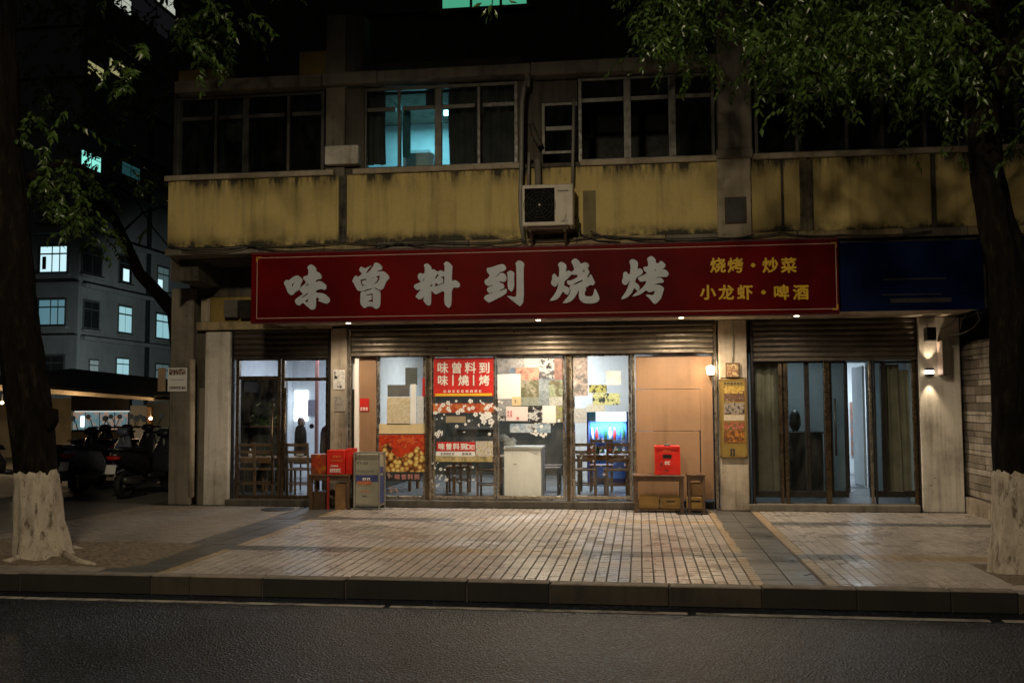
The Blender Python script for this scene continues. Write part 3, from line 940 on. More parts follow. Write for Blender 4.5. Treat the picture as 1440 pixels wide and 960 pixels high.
# curtains in the dark windows
curtain(318, 122, 340, 200, YW+.15, M['lace'], .03)
curtain(310, 165, 316, 232, YW+.15, M['lace'])
curtain(282, 122, 296, 190, YW+.16, M['curtain_dark'])
curtain(1130, 126, 1200, 210, YW+.16, M['curtain_dark'])
curtain(1225, 120, 1243, 208, YW+.14, M['curtain'])
curtain(955, 142, 1000, 212, YW+.16, M['curtain_dark'])
# small vent box on the column, pipes
X0, X1, Z0, Z1 = rect(1022, 277, 1050, 311, -1.25)
vb = bx('vent', M['rust'], B, X0-.02, X1, -1.215, -1.19, Z0-.02, Z1+.01, .004)
MB().box(X0, X1-.02, -1.222, -1.216, Z0, Z1).build('grille', M['black'], vb)
def pipe(name, pts, r, m, parent=B, n=8):
    return MB().tube(pts, r, n).build(name, m, parent, smooth=True)
p = lambda x, y, Y=-1.3: W(x, y, Y)
dp = pipe('drain_pipe', [p(741, 112, -1.2), p(737, 122, -1.27), p(734, 145), p(733, 240), p(731.5, 280), p(733, 315), p(737, 340, -1.2)], .03, M['pipe'])
MB().tube([p(742, 104, -1.15), p(741, 122, -1.22)], .045, 8).build('pipe_joint', M['pipe'], dp, smooth=True)
pipe('drain_pipe', [p(807, 140, -1.2), p(806, 200, -1.25), p(805, 260, -1.25)], .022, M['pipe'])
pipe('drain_pipe', [p(744, 215, -1.22), p(743, 262, -1.25)], .02, M['pipe'])
pipe('drain_pipe', [p(756, 225, -1.22), p(757, 262, -1.25)], .045, M['conc'])
pipe('drain_pipe', [p(270.5, 505, -.2), p(270, 600, -.2), p(269, 699, -.2)], .045, M['pillar'])
pipe('drain_pipe', [p(747, 175, -1.1), p(752, 190, -1.15), p(760, 205, -1.15)], .04, M['conc_dark'])

# ------------------------------------------------------------------ lettering
def glyph_mesh(name, txt, size, depth, bold=0.0):
    cu = bpy.data.curves.new('lettering', 'FONT')
    cu.body = txt; cu.size = size; cu.extrude = depth/2
    cu.align_x = 'CENTER'; cu.align_y = 'CENTER'
    cu.resolution_u = 3
    o = bpy.data.objects.new('lettering', cu); COL.objects.link(o)
    dg = bpy.context.evaluated_depsgraph_get()
    me = bpy.data.meshes.new_from_object(o.evaluated_get(dg))
    bpy.data.objects.remove(o)
    vs = [tuple(v.co) for v in me.vertices]; fs = [tuple(p.vertices) for p in me.polygons]
    if vs:      # centre the ink box
        cx = (min(v[0] for v in vs)+max(v[0] for v in vs))/2; cy = (min(v[1] for v in vs)+max(v[1] for v in vs))/2
        vs = [(v[0]-cx, v[1]-cy, v[2]) for v in vs]
    bpy.data.meshes.remove(me)
    out_v, out_f = [], []
    offs = [(0, 0)] if not bold else [(0, 0), (bold, 0), (-bold, 0), (0, bold), (0, -bold)]
    for i, (dx, dy) in enumerate(offs):
        n = len(out_v)
        out_v += [(v[0]+dx, -v[2]-.0004*i, v[1]+dy) for v in vs]
        out_f += [tuple(n+k for k in f) for f in fs]
    me = bpy.data.meshes.new(name)
    me.from_pydata(out_v, [], out_f)
    return me
def letters(txt, centre, size, m, parent, depth=.004, bold=0.0, pitch=None, name='character', slope=0.0, sx=1.0):
    pitch = pitch or size
    n = len(txt)
    out = []
    for i, ch in enumerate(txt):
        if ch == ' ': continue
        me = glyph_mesh(name, ch, size, depth, bold)
        me.materials.append(m)
        o = bpy.data.objects.new(name, me); COL.objects.link(o)
        o.parent = parent
        k = i-(n-1)/2
        o.location = Vector((centre[0]+k*pitch, centre[1], centre[2]+k*pitch*slope)) - org(parent)
        o.scale = (sx, 1, 1)
        out.append(o)
    return out

# ------------------------------------------------------------------ the red sign
YS = -1.25
SX0, SX1, SZ0, SZ1 = rect(353, 347, 1180, 446, YS)
sign = empty('shop_sign', ((SX0+SX1)/2, YS, SZ0), 'long dark red shop sign with silver brush characters and two yellow lines', 'shop sign')
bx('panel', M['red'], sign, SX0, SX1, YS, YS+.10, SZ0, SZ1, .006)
bx('panel_edge', M['red_edge'], sign, SX0-.01, SX1+.004, YS+.02, YS+.09, SZ0-.022, SZ0-.002)
bx('panel_edge', M['red_edge'], sign, SX0-.01, SX1+.004, YS+.02, YS+.09, SZ1+.002, SZ1+.03)
b0, b1, c0, c1 = SX0+.085, SX1-.03, SZ0+.045, SZ1-.05
t = .008
bm_ = MB().box(b0, b1, YS-.003, YS+.001, c0, c0+t).box(b0, b1, YS-.003, YS+.001, c1-t, c1).box(b0, b0+t, YS-.003, YS+.001, c0+t, c1-t).box(b1-t, b1, YS-.003, YS+.001, c0+t, c1-t)
bm_.build('border', M['sign_line'], sign)
mk = MB()
for (cx, cz, sx_, sz_) in ((b0, c1, 1, -1), (b1, c1, -1, -1), (b1, c0, -1, 1)):
    mk.box(cx-.01*sx_, cx+.06*sx_, YS-.0045, YS-.0032, cz-.012, cz+.012).box(cx-.012, cx+.012, YS-.0046, YS-.0031, cz, cz+.06*sz_)
mk.build('corner_ornament', plain('old gold ornament', (.45, .24, .04), .5), sign)
# brush characters: outlines followed on a 960 grid that spans 80 px of the picture
BR = [
 (390, 360, [[(108,455),(145,400),(200,412),(235,375),(310,330),(360,330),(428,390),(425,430),(392,490),(395,520),(370,575),(300,610),(285,640),(250,665),(205,645),(170,600),(150,530)],
             [(505,185),(560,142),(600,150),(660,205),(660,260),(720,285),(755,355),(740,388),(690,390),(650,420),(665,446),(700,418),(760,435),(830,495),(830,545),(800,575),(745,555),(655,580),(655,620),(770,625),(830,660),(890,720),(888,765),(840,808),(790,795),(680,755),(720,725),(655,690),(655,850),(640,885),(600,908),(560,900),(440,790),(420,795),(375,840),(320,815),(297,755),(310,725),(400,665),(440,640),(375,580),(385,550),(420,510),(490,450),(465,410),(435,385),(445,345),(525,325),(530,240)]],
            [[(245,480),(290,445),(270,490),(262,525)], [(465,515),(525,460),(525,495)], [(395,705),(520,620),(525,635),(440,695)], [(465,768),(525,715),(515,780)]]),
 (485, 360, [[(125,430),(140,380),(185,320),(225,355),(275,315),(290,300),(240,240),(255,195),(285,178),(335,210),(375,195),(440,165),(463,160),(400,215),(362,288),(378,290),(425,245),(482,175),(490,130),(525,108),(570,120),(635,180),(630,225),(600,236),(530,255),(560,262),(650,255),(700,285),(745,340),(752,375),(700,430),(660,530),(630,565),(590,574),(505,530),(500,545),(585,585),(605,620),(600,820),(575,875),(530,895),(495,880),(465,850),(380,850),(345,880),(320,875),(260,810),(265,640),(275,600),(340,598),(470,552),(468,540),(330,578),(310,592),(260,590),(215,585),(180,520),(150,455)]],
            [[(262,402),(365,382),(360,405),(290,420),(300,480),(345,493),(290,507)], [(525,345),(590,330),(582,400),(545,452),(482,468),(540,430),(562,375)], [(470,375),(490,345),(485,375)], [(360,665),(365,650),(470,630),(475,775),(385,760),(455,735),(455,655)]]),
 (575, 355, [[(250,220),(290,182),(340,200),(385,250),(382,295),(420,278),(486,328),(540,295),(602,335),(606,215),(585,200),(620,155),(680,165),(740,235),(730,300),(725,490),(780,462),(830,490),(870,540),(850,595),(725,590),(722,880),(680,938),(650,925),(595,860),(605,630),(480,700),(450,710),(385,650),(378,640),(378,870),(350,895),(310,895),(240,810),(262,745),(220,780),(180,797),(130,765),(108,740),(215,610),(150,640),(110,620),(82,575),(100,540),(210,498),(160,450),(148,390),(180,345),(230,360),(270,350),(268,245)]],
            [[(440,440),(480,360),(505,380),(460,445)], [(540,415),(602,402),(598,520),(430,578),(462,508),(490,545),(585,510),(580,440)], [(360,575),(375,545),(410,525),(385,575)], [(262,435),(258,472),(220,492),(248,460)]]),
 (670, 355, [[(170,290),(190,255),(220,260),(430,190),(490,220),(505,285),(440,320),(390,335),(365,378),(318,412),(335,412),(385,380),(390,350),(430,345),(480,360),(510,420),(505,470),(470,500),(420,490),(388,482),(405,517),(450,520),(475,570),(460,610),(398,630),(390,645),(420,642),(505,610),(518,640),(500,700),(225,845),(200,845),(130,785),(130,750),(160,720),(270,682),(272,666),(215,692),(175,640),(185,600),(215,582),(275,556),(278,542),(208,572),(150,540),(135,490),(150,460),(190,440),(230,385),(190,345)],
             [(510,340),(565,305),(600,312),(648,350),(635,400),(640,585),(600,660),(580,660),(525,600),(528,380)],
             [(655,185),(710,130),(770,150),(812,190),(795,260),(805,825),(740,905),(720,900),(515,740),(535,730),(640,752),(680,740),(675,230)]], []),
 (768, 355, [[(195,205),(240,155),(300,172),(350,225),(330,345),(370,295),(430,330),(440,360),(350,455),(318,470),(300,560),(360,580),(395,610),(400,650),(370,715),(330,705),(280,650),(240,735),(180,795),(80,818),(62,805),(150,700),(195,600),(212,500),(180,560),(150,582),(95,550),(80,505),(105,450),(100,385),(140,355),(165,375),(190,420),(218,412),(225,260)],
             [(420,150),(475,102),(520,110),(570,160),(580,195),(655,162),(710,185),(728,225),(700,268),(725,310),(735,345),(690,405),(715,425),(755,355),(800,450),(828,510),(800,555),(740,545),(700,580),(665,590),(680,620),(650,680),(655,735),(740,742),(790,730),(820,600),(850,640),(905,770),(880,830),(800,858),(690,862),(620,845),(560,790),(550,720),(555,620),(500,740),(430,820),(350,850),(280,855),(290,835),(380,730),(420,640),(385,590),(420,550),(370,545),(350,500),(365,465),(400,480),(540,415),(520,370),(440,380),(420,330),(480,290),(455,220)]],
            [[(620,310),(660,290),(635,330)], [(430,545),(610,460),(620,480),(520,530)]]),
 (868, 350, [[(200,215),(240,170),(300,180),(355,230),(338,350),(380,322),(430,360),(435,400),(400,440),(340,470),(315,500),(300,570),(350,590),(385,650),(350,720),(320,690),(285,650),(250,740),(170,820),(75,855),(65,835),(160,700),(205,560),(210,520),(175,590),(130,615),(80,575),(80,530),(100,490),(100,405),(140,380),(170,400),(190,430),(217,425),(225,280)],
             [(500,165),(560,118),(610,135),(655,190),(640,235),(700,245),(720,210),(745,198),(810,255),(815,295),(760,350),(810,345),(870,400),(865,440),(835,475),(690,470),(645,495),(730,478),(785,530),(780,570),(700,575),(615,605),(720,605),(795,660),(770,740),(740,840),(650,930),(610,920),(560,850),(480,780),(500,765),(610,785),(640,705),(590,720),(530,735),(490,690),(400,765),(265,805),(255,795),(310,740),(420,660),(480,590),(490,535),(395,560),(345,500),(350,480),(490,420),(500,400),(460,375),(435,320),(460,300),(520,300),(520,220)]],
            [[(640,375),(630,350),(660,345)]]),
]
def flat_shape(name, outers, holes, m, parent, Y, depth):
    cu = bpy.data.curves.new(name, 'CURVE'); cu.dimensions = '2D'; cu.fill_mode = 'BOTH'; cu.extrude = depth/2
    for pts in outers+holes:
        s = cu.splines.new('POLY'); s.points.add(len(pts)-1); s.use_cyclic_u = True
        for q, (a, b) in zip(s.points, pts): q.co = (a, b, 0, 1)
    o = bpy.data.objects.new(name, cu); COL.objects.link(o)
    me = bpy.data.meshes.new_from_object(o.evaluated_get(bpy.context.evaluated_depsgraph_get()))
    bpy.data.objects.remove(o)
    oo = org(parent)
    for v in me.vertices:
        x_, z_, y_ = v.co.x, v.co.y, -v.co.z
        v.co = Vector((x_, Y+y_, z_)) - oo
    me.name = name
    me.materials.clear(); me.materials.append(m)
    ob = bpy.data.objects.new(name, me); COL.objects.link(ob); ob.parent = parent
    return ob
def smooth_poly(pts):
    out = []
    n = len(pts)
    for i in range(n):
        a, b = Vector(pts[i]), Vector(pts[(i+1) % n])
        out += [a.lerp(b, .22), a.lerp(b, .78)]
    return [tuple(p_) for p_ in out]
for ox, oy, outs, hols in BR:
    conv = lambda q: (lambda w_: (w_.x, w_.z))(W(ox+q[0]/12, oy+q[1]/12, YS-.02))
    def inside(pt, poly):
        c_ = False
        for (ax, ay), (bx2, by2) in zip(poly, poly[1:]+poly[:1]):
            if (ay > pt[1]) != (by2 > pt[1]) and pt[0] < (bx2-ax)*(pt[1]-ay)/(by2-ay)+ax: c_ = not c_
        return c_
    whole = None
    for i, pl in enumerate(outs):
        mine = [h_ for h_ in hols if inside((sum(q[0] for q in h_)/len(h_), sum(q[1] for q in h_)/len(h_)), pl)]
        ob = flat_shape('character', [smooth_poly([conv(q) for q in pl])], [[conv(q) for q in h_] for h_ in mine], M['silver'], sign, YS-.016-.0008*i, .022)
        if whole is None: whole = ob
        else:
            bmj = bmesh.new(); bmj.from_mesh(whole.data); bmj.from_mesh(ob.data); bmj.to_mesh(whole.data); bmj.free()
            bpy.data.objects.remove(ob)
for txt, y, xs in (('烧烤·炒菜', 373, (1009.5, 1034, 1059, 1083, 1109)), ('小龙虾·啤酒', 411, (995.5, 1021, 1047.5, 1073.5, 1099, 1126))):
    for ch, xx in zip(txt, xs):
        c = W(xx, y, YS)
        letters(ch, (c.x, YS-.006, c.z), .205 if ch != '·' else .3, M['gold'], sign, .006, bold=.0065 if ch != '·' else .012)
# the dark blue sign
BX0, BX1, BZ0, BZ1 = rect(1181, 341, 1383, 436, YS+.03)
bs = empty('blank_sign', ((BX0+BX1)/2, YS+.03, BZ0), 'dark blue sign board with its lettering stripped off, right of the red sign', 'sign board')
bx('panel', M['blue'], bs, BX0+.006, BX1, YS+.03, YS+.11, BZ0, BZ1+.02, .006)
for x0, y0, x1, y1 in ((1242, 391, 1330, 393), (1240, 413, 1325, 414.5), (1252, 419, 1338, 425), (1260, 364, 1340, 365)):
    X0, X1, Z0, Z1 = rect(x0, y0, x1, y1, YS+.03)
    bx('scrape', M['blue_scrape'] if y0 != 364 else M['blue'], bs, X0, X1, YS+.026, YS+.031, Z0, Z1)
X0, X1, Z0, Z1 = rect(1380, 372, 1384, 432, YS+.03)
bx('edge_strip', M['alu'], bs, BX1+.003, BX1+.03, YS+.03, YS+.12, Z0, Z1)
# sign box returns that close the void behind both signs
bx('sign_backing', M['conc_dark'], B, SX0+.05, BX1-.02, YS+.16, YS+.24, 2.735, 3.595)
bx('sign_return', M['conc_dark'], B, SX0+.03, SX0+.08, YS+.14, -.02, 2.735, 3.3)
# ------------------------------------------------------------------ lamps of the place
def downlight(px, py, power, label, Y=-.98):
    c = W(px, py, Y); z = 2.662
    d = empty('downlight', (c.x, Y, z), label, 'downlight', 'downlights under the sign')
    MB().tube([(c.x, Y, z), (c.x, Y, z-.035)], .045, 16).build('housing', M['steel'], d, smooth=False)
    MB().disc((c.x, Y, z-.0365), .033, (0, 0, -1), .004, 14).build('lens', M['bulb'], d)
    lamp('SPOT', 'downlight_light', (c.x, Y, z-.05), power, (1.0, .82, .61), aim=(c.x, Y-.05, 0), size=.03, spot=171, blend=.55, parent=d)
M['bulb'] = emis('warm bulb', (1.0, .82, .58), 14)
downlight(490, 449, 100, 'small round downlight under the sign by the left door pillar')
downlight(757, 446, 215, 'small round downlight under the sign above the posters')
downlight(958, 446, 215, 'small round downlight under the sign above the tan boards')
downlight(1120, 440, 50, 'small dim downlight under the sign above the dark right doors')
# lantern on the boards
c = W(999, 521, -.12)
lan = empty('wall_lantern', (c.x, -.05, c.z), 'small glowing white lantern on a bracket beside the tan boards', 'wall lamp')
MB().tube([(c.x, -.13, c.z-.06), (c.x, -.13, c.z-.03), (c.x, -.13, c.z+.05), (c.x, -.13, c.z+.07)], [.035, .052, .060, .03], 12).build('glass_shade', emis('lantern glass', (1.0, .80, .50), 9), lan, smooth=True)
MB().tube([(c.x, -.13, c.z-.09), (c.x, -.13, c.z-.062)], [.02, .04], 10).bar((c.x, -.13, c.z-.08), (c.x, -.03, c.z-.11), .02).build('bracket', M['bronze'], lan)
lamp('POINT', 'lantern_light', (c.x, -.23, c.z), 7, (1.0, .70, .36), size=.05, parent=lan)
# up and down light on the white pillar
c = W(1307, 523, -.16)
ud = empty('wall_light', (c.x, -.12, c.z), 'cube wall light throwing beams up and down the white pillar', 'wall lamp')
MB().box(c.x-.05, c.x+.05, -.21, -.121, c.z+.025, c.z+.055).box(c.x-.05, c.x+.05, -.21, -.121, c.z-.055, c.z-.025).build('body', M['frame_dark'], ud, .004)
MB().box(c.x-.042, c.x+.042, -.202, -.124, c.z-.024, c.z+.024).build('lens', emis('wall light lens', (1.0, .86, .66), 8), ud)
for s in (1, -1):
    lamp('SPOT', 'wall_light_beam', (c.x, -.20, c.z+s*.06), 15, (1.0, .78, .52), aim=(c.x, -.14, c.z+s*1.0), size=.015, spot=62, blend=.6, parent=ud)

# ------------------------------------------------------------------ air conditioner on the parapet
X0, X1, Z0, Z1 = rect(734, 259, 806, 317, -1.55)
ac = empty('air_conditioner', ((X0+X1)/2, -1.35, Z0), 'old cream outdoor air conditioner unit mounted on the yellow parapet', 'air conditioner')
bx('casing', M['acwhite'], ac, X0, X1, -1.55, -1.22, Z0, Z1, .012)
Xm = X0+(X1-X0)*.64
dull = plain('dull black mesh', (.010, .010, .010), .95); dull.node_tree.nodes['Principled BSDF'].inputs['Specular IOR Level'].default_value = .05
bx('grille_recess', dull, ac, X0+.035, Xm, -1.556, -1.549, Z0+.05, Z1-.05)
gcx, gcz = (X0+.035+Xm)/2, (Z0+Z1)/2
gl = MB()
for k in range(1, 6):
    r = .042*k; n = 28
    for i in range(n):
        a, b = 2*math.pi*i/n, 2*math.pi*(i+1)/n
        gl.bar((gcx+r*math.cos(a), -1.566, gcz+r*math.sin(a)), (gcx+r*math.cos(b), -1.566, gcz+r*math.sin(b)), .004)
for i in range(10):
    a = 2*math.pi*i/10
    gl.bar((gcx, -1.564, gcz), (gcx+.215*math.cos(a), -1.564, gcz+.215*math.sin(a)), .004)
gl.build('fan_grille', plain('dark grille wire', (.03, .027, .024), .8), ac)
MB().disc((gcx, -1.567, gcz), .012, (0, -1, 0), .006, 12).build('grille_hub', M['print_white'], ac)
mk = MB()
for i in range(6): mk.box(X1-.20+i*.024, X1-.20+i*.024+.018, -1.552, -1.549, Z1-.105, Z1-.085)
mk.bar((X1-.09, -1.551, Z0+.14), (X1-.11, -1.551, Z0+.07), .006).bar((X1-.11, -1.551, Z0+.07), (X1-.16, -1.551, Z0+.045), .006).bar((X1-.16, -1.551, Z0+.045), (X1-.07, -1.551, Z0+.05), .006)
mk.build('marking', M['print_black'], ac)
bx('bracket_rail', M['rust'], ac, X0+.06, X1-.06, -1.5, -1.15, Z0-.045, Z0-.002, .004)
for xx in (X0+.10, X1-.12):
    MB().bar((xx, -1.5, Z0-.03), (xx, -1.165, Z0-.25), .03).box(xx-.02, xx+.02, -1.50, -1.15, Z0-.075, Z0-.046).build('bracket_arm', M['rust'], ac)
MB().tube([(X1-.05, -1.3, Z0+.18), (X1+.05, -1.28, Z0+.12), (X1+.06, -1.22, Z0-.05), (X1+.12, -1.2, Z0-.1), (X1+.3, -1.2, Z0-.16), (X1+.6, -1.21, Z0-.19)], .012, 6).build('hose', M['cable'], ac, smooth=True)

# cables sagging along the slab edge
def cable(pts, label, r=.009, m=None, sag=.03, Y=-1.23):
    P = [W(a, b, Y) for a, b in pts]
    out = []
    for i in range(len(P)-1):
        for k in range(6):
            u = k/6
            q = P[i].lerp(P[i+1], u); q.z -= sag*4*u*(1-u); out.append(q)
    out.append(P[-1])
    return tag(MB().tube(out, r, 6).build('cable', m or M['cable'], None, smooth=True), label, 'cable')
cable([(238, 347), (345, 345), (480, 341), (610, 340), (736, 337)], 'upper black cable sagging along the slab edge at the left corner')
cable([(255, 352), (352, 346), (455, 350), (560, 341), (690, 345), (742, 340)], 'lower loose black cable under the left yellow panels', sag=.05)
cable([(742, 338), (850, 331), (1000, 334), (1100, 327), (1180, 330), (1310, 325)], 'long black cable along the slab edge right of the air conditioner')
cable([(830, 325), (880, 334), (960, 338), (1060, 330)], 'short slack cable hanging below the air conditioner hose', sag=.04)
cable([(1322, 462), (1345, 447), (1372, 440), (1390, 432)], 'pale loose wire running up from the speaker to the blue sign', m=M['pipe'], Y=-.5, r=.008)
cable([(1335, 470), (1362, 464), (1378, 448), (1374, 434)], 'pale wire looping beside the right trunk', m=M['pipe'], Y=-.6, r=.010)
cable([(1350, 462), (1352, 447), (1360, 438)], 'thin wire stub under the end of the blue sign', m=M['pipe'], Y=-.55, r=.007)

# ------------------------------------------------------------------ flat things on the fronts
def flat(name, x0, y0, x1, y1, Y, m, label, cat, group=None, th=.004, tilt=0.0):
    X0, X1, Z0, Z1 = rect(x0, y0, x1, y1, Y)
    cx, cz = (X0+X1)/2, (Z0+Z1)/2
    o = MB().box(X0-cx, X1-cx, -th/2, th/2, Z0-cz, Z1-cz).build(name, m)
    o.location = (cx, Y, cz); o.rotation_euler = (0, tilt, 0)
    return tag(o, label, cat, group)
def marks(parent, x0, y0, x1, y1, Y, m, n, rows=1, name='print', th=.002, gap=.3):
    """a line of small print strokes too small to read in the picture"""
    mb = MB()
    X0, X1, Z0, Z1 = rect(x0, y0, x1, y1, Y)
    for r_ in range(rows):
        za = Z0+(Z1-Z0)*r_/rows; zb = Z0+(Z1-Z0)*(r_+1-gap*.5)/rows
        for i in range(n):
            a = X0+(X1-X0)*i/n; w = (X1-X0)/n*(1-gap)
            k = random.random()
            mb.box(a, a+w*.35, Y-th, Y, za, zb)
            mb.box(a+w*.35, a+w, Y-th, Y, zb-(zb-za)*.28, zb)
            if k > .35: mb.box(a+w*.65, a+w, Y-th, Y, za, za+(zb-za)*.7)
            if k < .6: mb.box(a+w*.3, a+w, Y-th, Y, za, za+(zb-za)*.25)
    return tag(mb.build(name, m, parent), kind='stuff')
def patch(parent, x0, y0, x1, y1, Y, st, sc):
    X0, X1, Z0, Z1 = rect(x0, y0, x1, y1, Y)
    return bx('printed_area', photo('printed area', st, sc, x0*.13, const=True), parent, X0, X1, Y-.001, Y+.001, Z0, Z1)
# notices on the pillars
n1 = flat('notice', 236, 517, 263, 550, -.112, M['paper'], 'white paper notice with brown header on the dark corner column', 'notice')
patch(n1, 238, 518.5, 261, 527, -.1145, [(0, (.10, .04, .02)), (.5, (.5, .45, .4))], 22)
marks(n1, 240, 533, 260, 534.2, -.1145, M['print_black'], 14)
patch(n1, 238, 543, 261, 547, -.1145, [(0, (.03, .02, .02)), (.5, (.62, .6, .56))], 40)
n2 = flat('notice', 222, 517, 233, 550, .1, plain('tan card', (.34, .24, .15), .8), 'tan card sticking out at the side of the dark corner column', 'notice')
n3 = flat('notice', 469, 520, 485, 547, -.112, M['paper'], 'white poster scrap with black marks on the pillar by the left door', 'notice')
patch(n3, 470, 521, 484.5, 546, -.1145, [(0, (.03, .03, .03)), (.42, (.60, .58, .54))], 4.5)
n4 = flat('notice', 470, 556, 485, 578, -.112, plain('faded paper', (.35, .31, .26), .8), 'torn faded paper with black print below the white scrap on the pillar', 'notice')
patch(n4, 470, 557, 484, 577, -.1145, [(0, (.05, .04, .03)), (.44, (.30, .27, .23))], 4)
n5 = flat('notice', 506, 560, 519, 578, -.02, M['print_red'], 'small red and white sticker on the narrow tan board', 'sticker')
marks(n5, 507, 572, 518, 577, -.0225, M['print_white'], 3)
# yellow menu board and plaque on the pillar
yb = plain('mustard board', (.23, .15, .03), .5, var=.2)
X0, X1, Z0, Z1 = rect(1012, 533, 1050, 643, -.17)
mbd = empty('menu_board', ((X0+X1)/2, -.17, Z0), 'tall mustard yellow menu board with food pictures on the beige pillar', 'menu board')
bx('panel', yb, mbd, X0, X1, -.185, -.151, Z0, Z1, .004)
fr_ = MB()
for a, b, c_, d_ in ((X0, X1, Z1-.02, Z1), (X0, X1, Z0, Z0+.02), (X0, X0+.02, Z0, Z1), (X1-.02, X1, Z0, Z1)):
    fr_.box(a, b, -.192, -.1852, c_, d_)
fr_.build('frame', plain('worn brass frame', (.30, .19, .06), .4, .6), mbd)
brown = (.08, .03, .018); cre = (.48, .40, .30)
for i, (v0, v1, st) in enumerate(((543, 553, [(.0, cre), (.5, (.42, .28, .05)), (.6, brown)]), (553, 564, [(0, cre), (.55, brown), (.7, (.35, .2, .05))]), (566, 582, [(0, brown), (.48, (.3, .25, .2)), (.58, (.03, .03, .03))]), (583, 591, [(0, brown), (.5, cre)]), (593, 604, [(0, cre), (.5, (.3, .06, .03)), (.6, (.10, .12, .04))]), (605, 622, [(0, (.02, .025, .02)), (.45, (.12, .05, .02)), (.6, (.42, .16, .03))]))):
    a, b, c_, d_ = rect(1018, v0, 1047, v1, -.186)
    bx('food_picture', photo('menu picture', st, 16, i*2.3), mbd, a, b, -.1885, -.1855, c_, d_)
marks(mbd, 1018, 537, 1046, 541, -.186, M['print_black'], 6)
marks(mbd, 1027, 630, 1036, 641, -.186, M['print_black'], 1, 2)
marks(mbd, 1024, 619, 1040, 623, -.186, M['print_black'], 4)
X0, X1, Z0, Z1 = rect(1012, 509, 1050, 531, -.17)
pq = empty('plaque', ((X0+X1)/2, -.17, Z0), 'square wooden framed plaque on a pale panel above the menu board', 'plaque')
bx('back_panel', M['pillar'], pq, X0, X1, -.165, -.151, Z0, Z1, .003)
a, b, c_, d_ = rect(1020, 510, 1040, 531, -.2)
bx('frame', M['wood_dark'], pq, a, b, -.21, -.166, c_, d_, .006)
bx('picture', photo('plaque picture', [(0, (.45, .32, .12)), (.45, (.16, .05, .03)), (.55, (.50, .40, .20))], 22, 4.0), pq, a+.02, b-.02, -.2125, -.2105, c_+.02, d_-.02)
MB().tube([W(1030, 452, -.17), W(1031, 480, -.17), W(1030, 509, -.17)], .010, 6).build('cord', M['pipe'], pq)

# posters on the second glass panel
YG = -.012
def poster_red():
    o = flat('poster', 610, 503, 694, 557, YG, M['print_red'], 'large red poster with two rows of white characters on the second glass panel', 'poster')
    for i, ch in enumerate('味曾料到'):
        c = W(623+19.3*i, 517, YG); letters(ch, (c.x, YG-.0035, c.z), .175, M['print_white'], o, .002, bold=.004)
    for ch, xx in zip('味|燒|烤', (623, 637, 652, 666, 681)):
        c = W(xx, 534.5, YG); letters(ch, (c.x, YG-.0035, c.z), .165, M['print_white'], o, .002, bold=.004)
    marks(o, 624, 547.5, 680, 551.5, YG-.002, M['print_white'], 9, gap=.45)
    X0, X1, Z0, Z1 = rect(612, 553, 692, 556.5, YG)
    bx('gold_strip', M['gold'], o, X0, X1, YG-.0035, YG-.0021, Z0, Z1)
    return o
poster_red()
o = flat('poster', 609, 567, 694, 580, YG, photo('red banner print', [(0, (.03, .03, .02)), (.42, (.42, .05, .02)), (.62, (.55, .20, .06))], 7, 3), 'long red and orange banner under the red poster, half covered by blossoms', 'poster')
o = flat('poster', 614, 621, 668, 634, YG, M['print_red'], 'red strip poster with white characters low on the second glass panel', 'poster')
for i, ch in enumerate('味曾料到'):
    c = W(621+10.3*i, 627.5, YG); letters(ch, (c.x, YG-.0035, c.z), .10, M['print_white'], o, .002, bold=.004)
c = W(663, 628, YG); letters('D', (W(659, 628, YG).x, YG-.0035, c.z), .10, M['print_white'], o, .002, bold=.003)
marks(o, 662, 624, 668, 632, YG-.002, M['print_white'], 3)
o = flat('poster', 613, 634.5, 668, 641, YG, M['paper'], 'white strip with black print under the low red strip', 'poster')
marks(o, 620, 636, 640, 639.5, YG-.002, M['print_black'], 5); marks(o, 650, 636, 664, 639.5, YG-.002, M['print_black'], 3)
o = flat('poster', 612, 641.5, 693, 649, YG, photo('cream food strip', [(0, (.05, .04, .03)), (.38, (.55, .45, .22)), (.62, (.20, .17, .06))], 8, 6), 'cream strip with dark food pictures at the bottom of the poster stack', 'poster')
o = flat('poster', 669, 620, 693, 641, YG, photo('flower dish print', [(0, (.02, .02, .02)), (.5, (.60, .55, .48)), (.64, (.40, .32, .05))], 8, 9), 'dark picture of a pale dish beside the low red strip', 'poster')
o = flat('poster', 627, 585, 655, 594, YG, plain('faded beige print', (.30, .24, .15), .7), 'small faded beige label in the middle of the second glass panel', 'sticker')
flat('poster', 609, 498, 640, 502, YG, M['paper'], 'white strip of paper taped above the red poster', 'sticker')
flat('poster', 641, 498, 657, 502, YG, M['gold'], 'yellow strip of paper taped above the red poster', 'sticker')
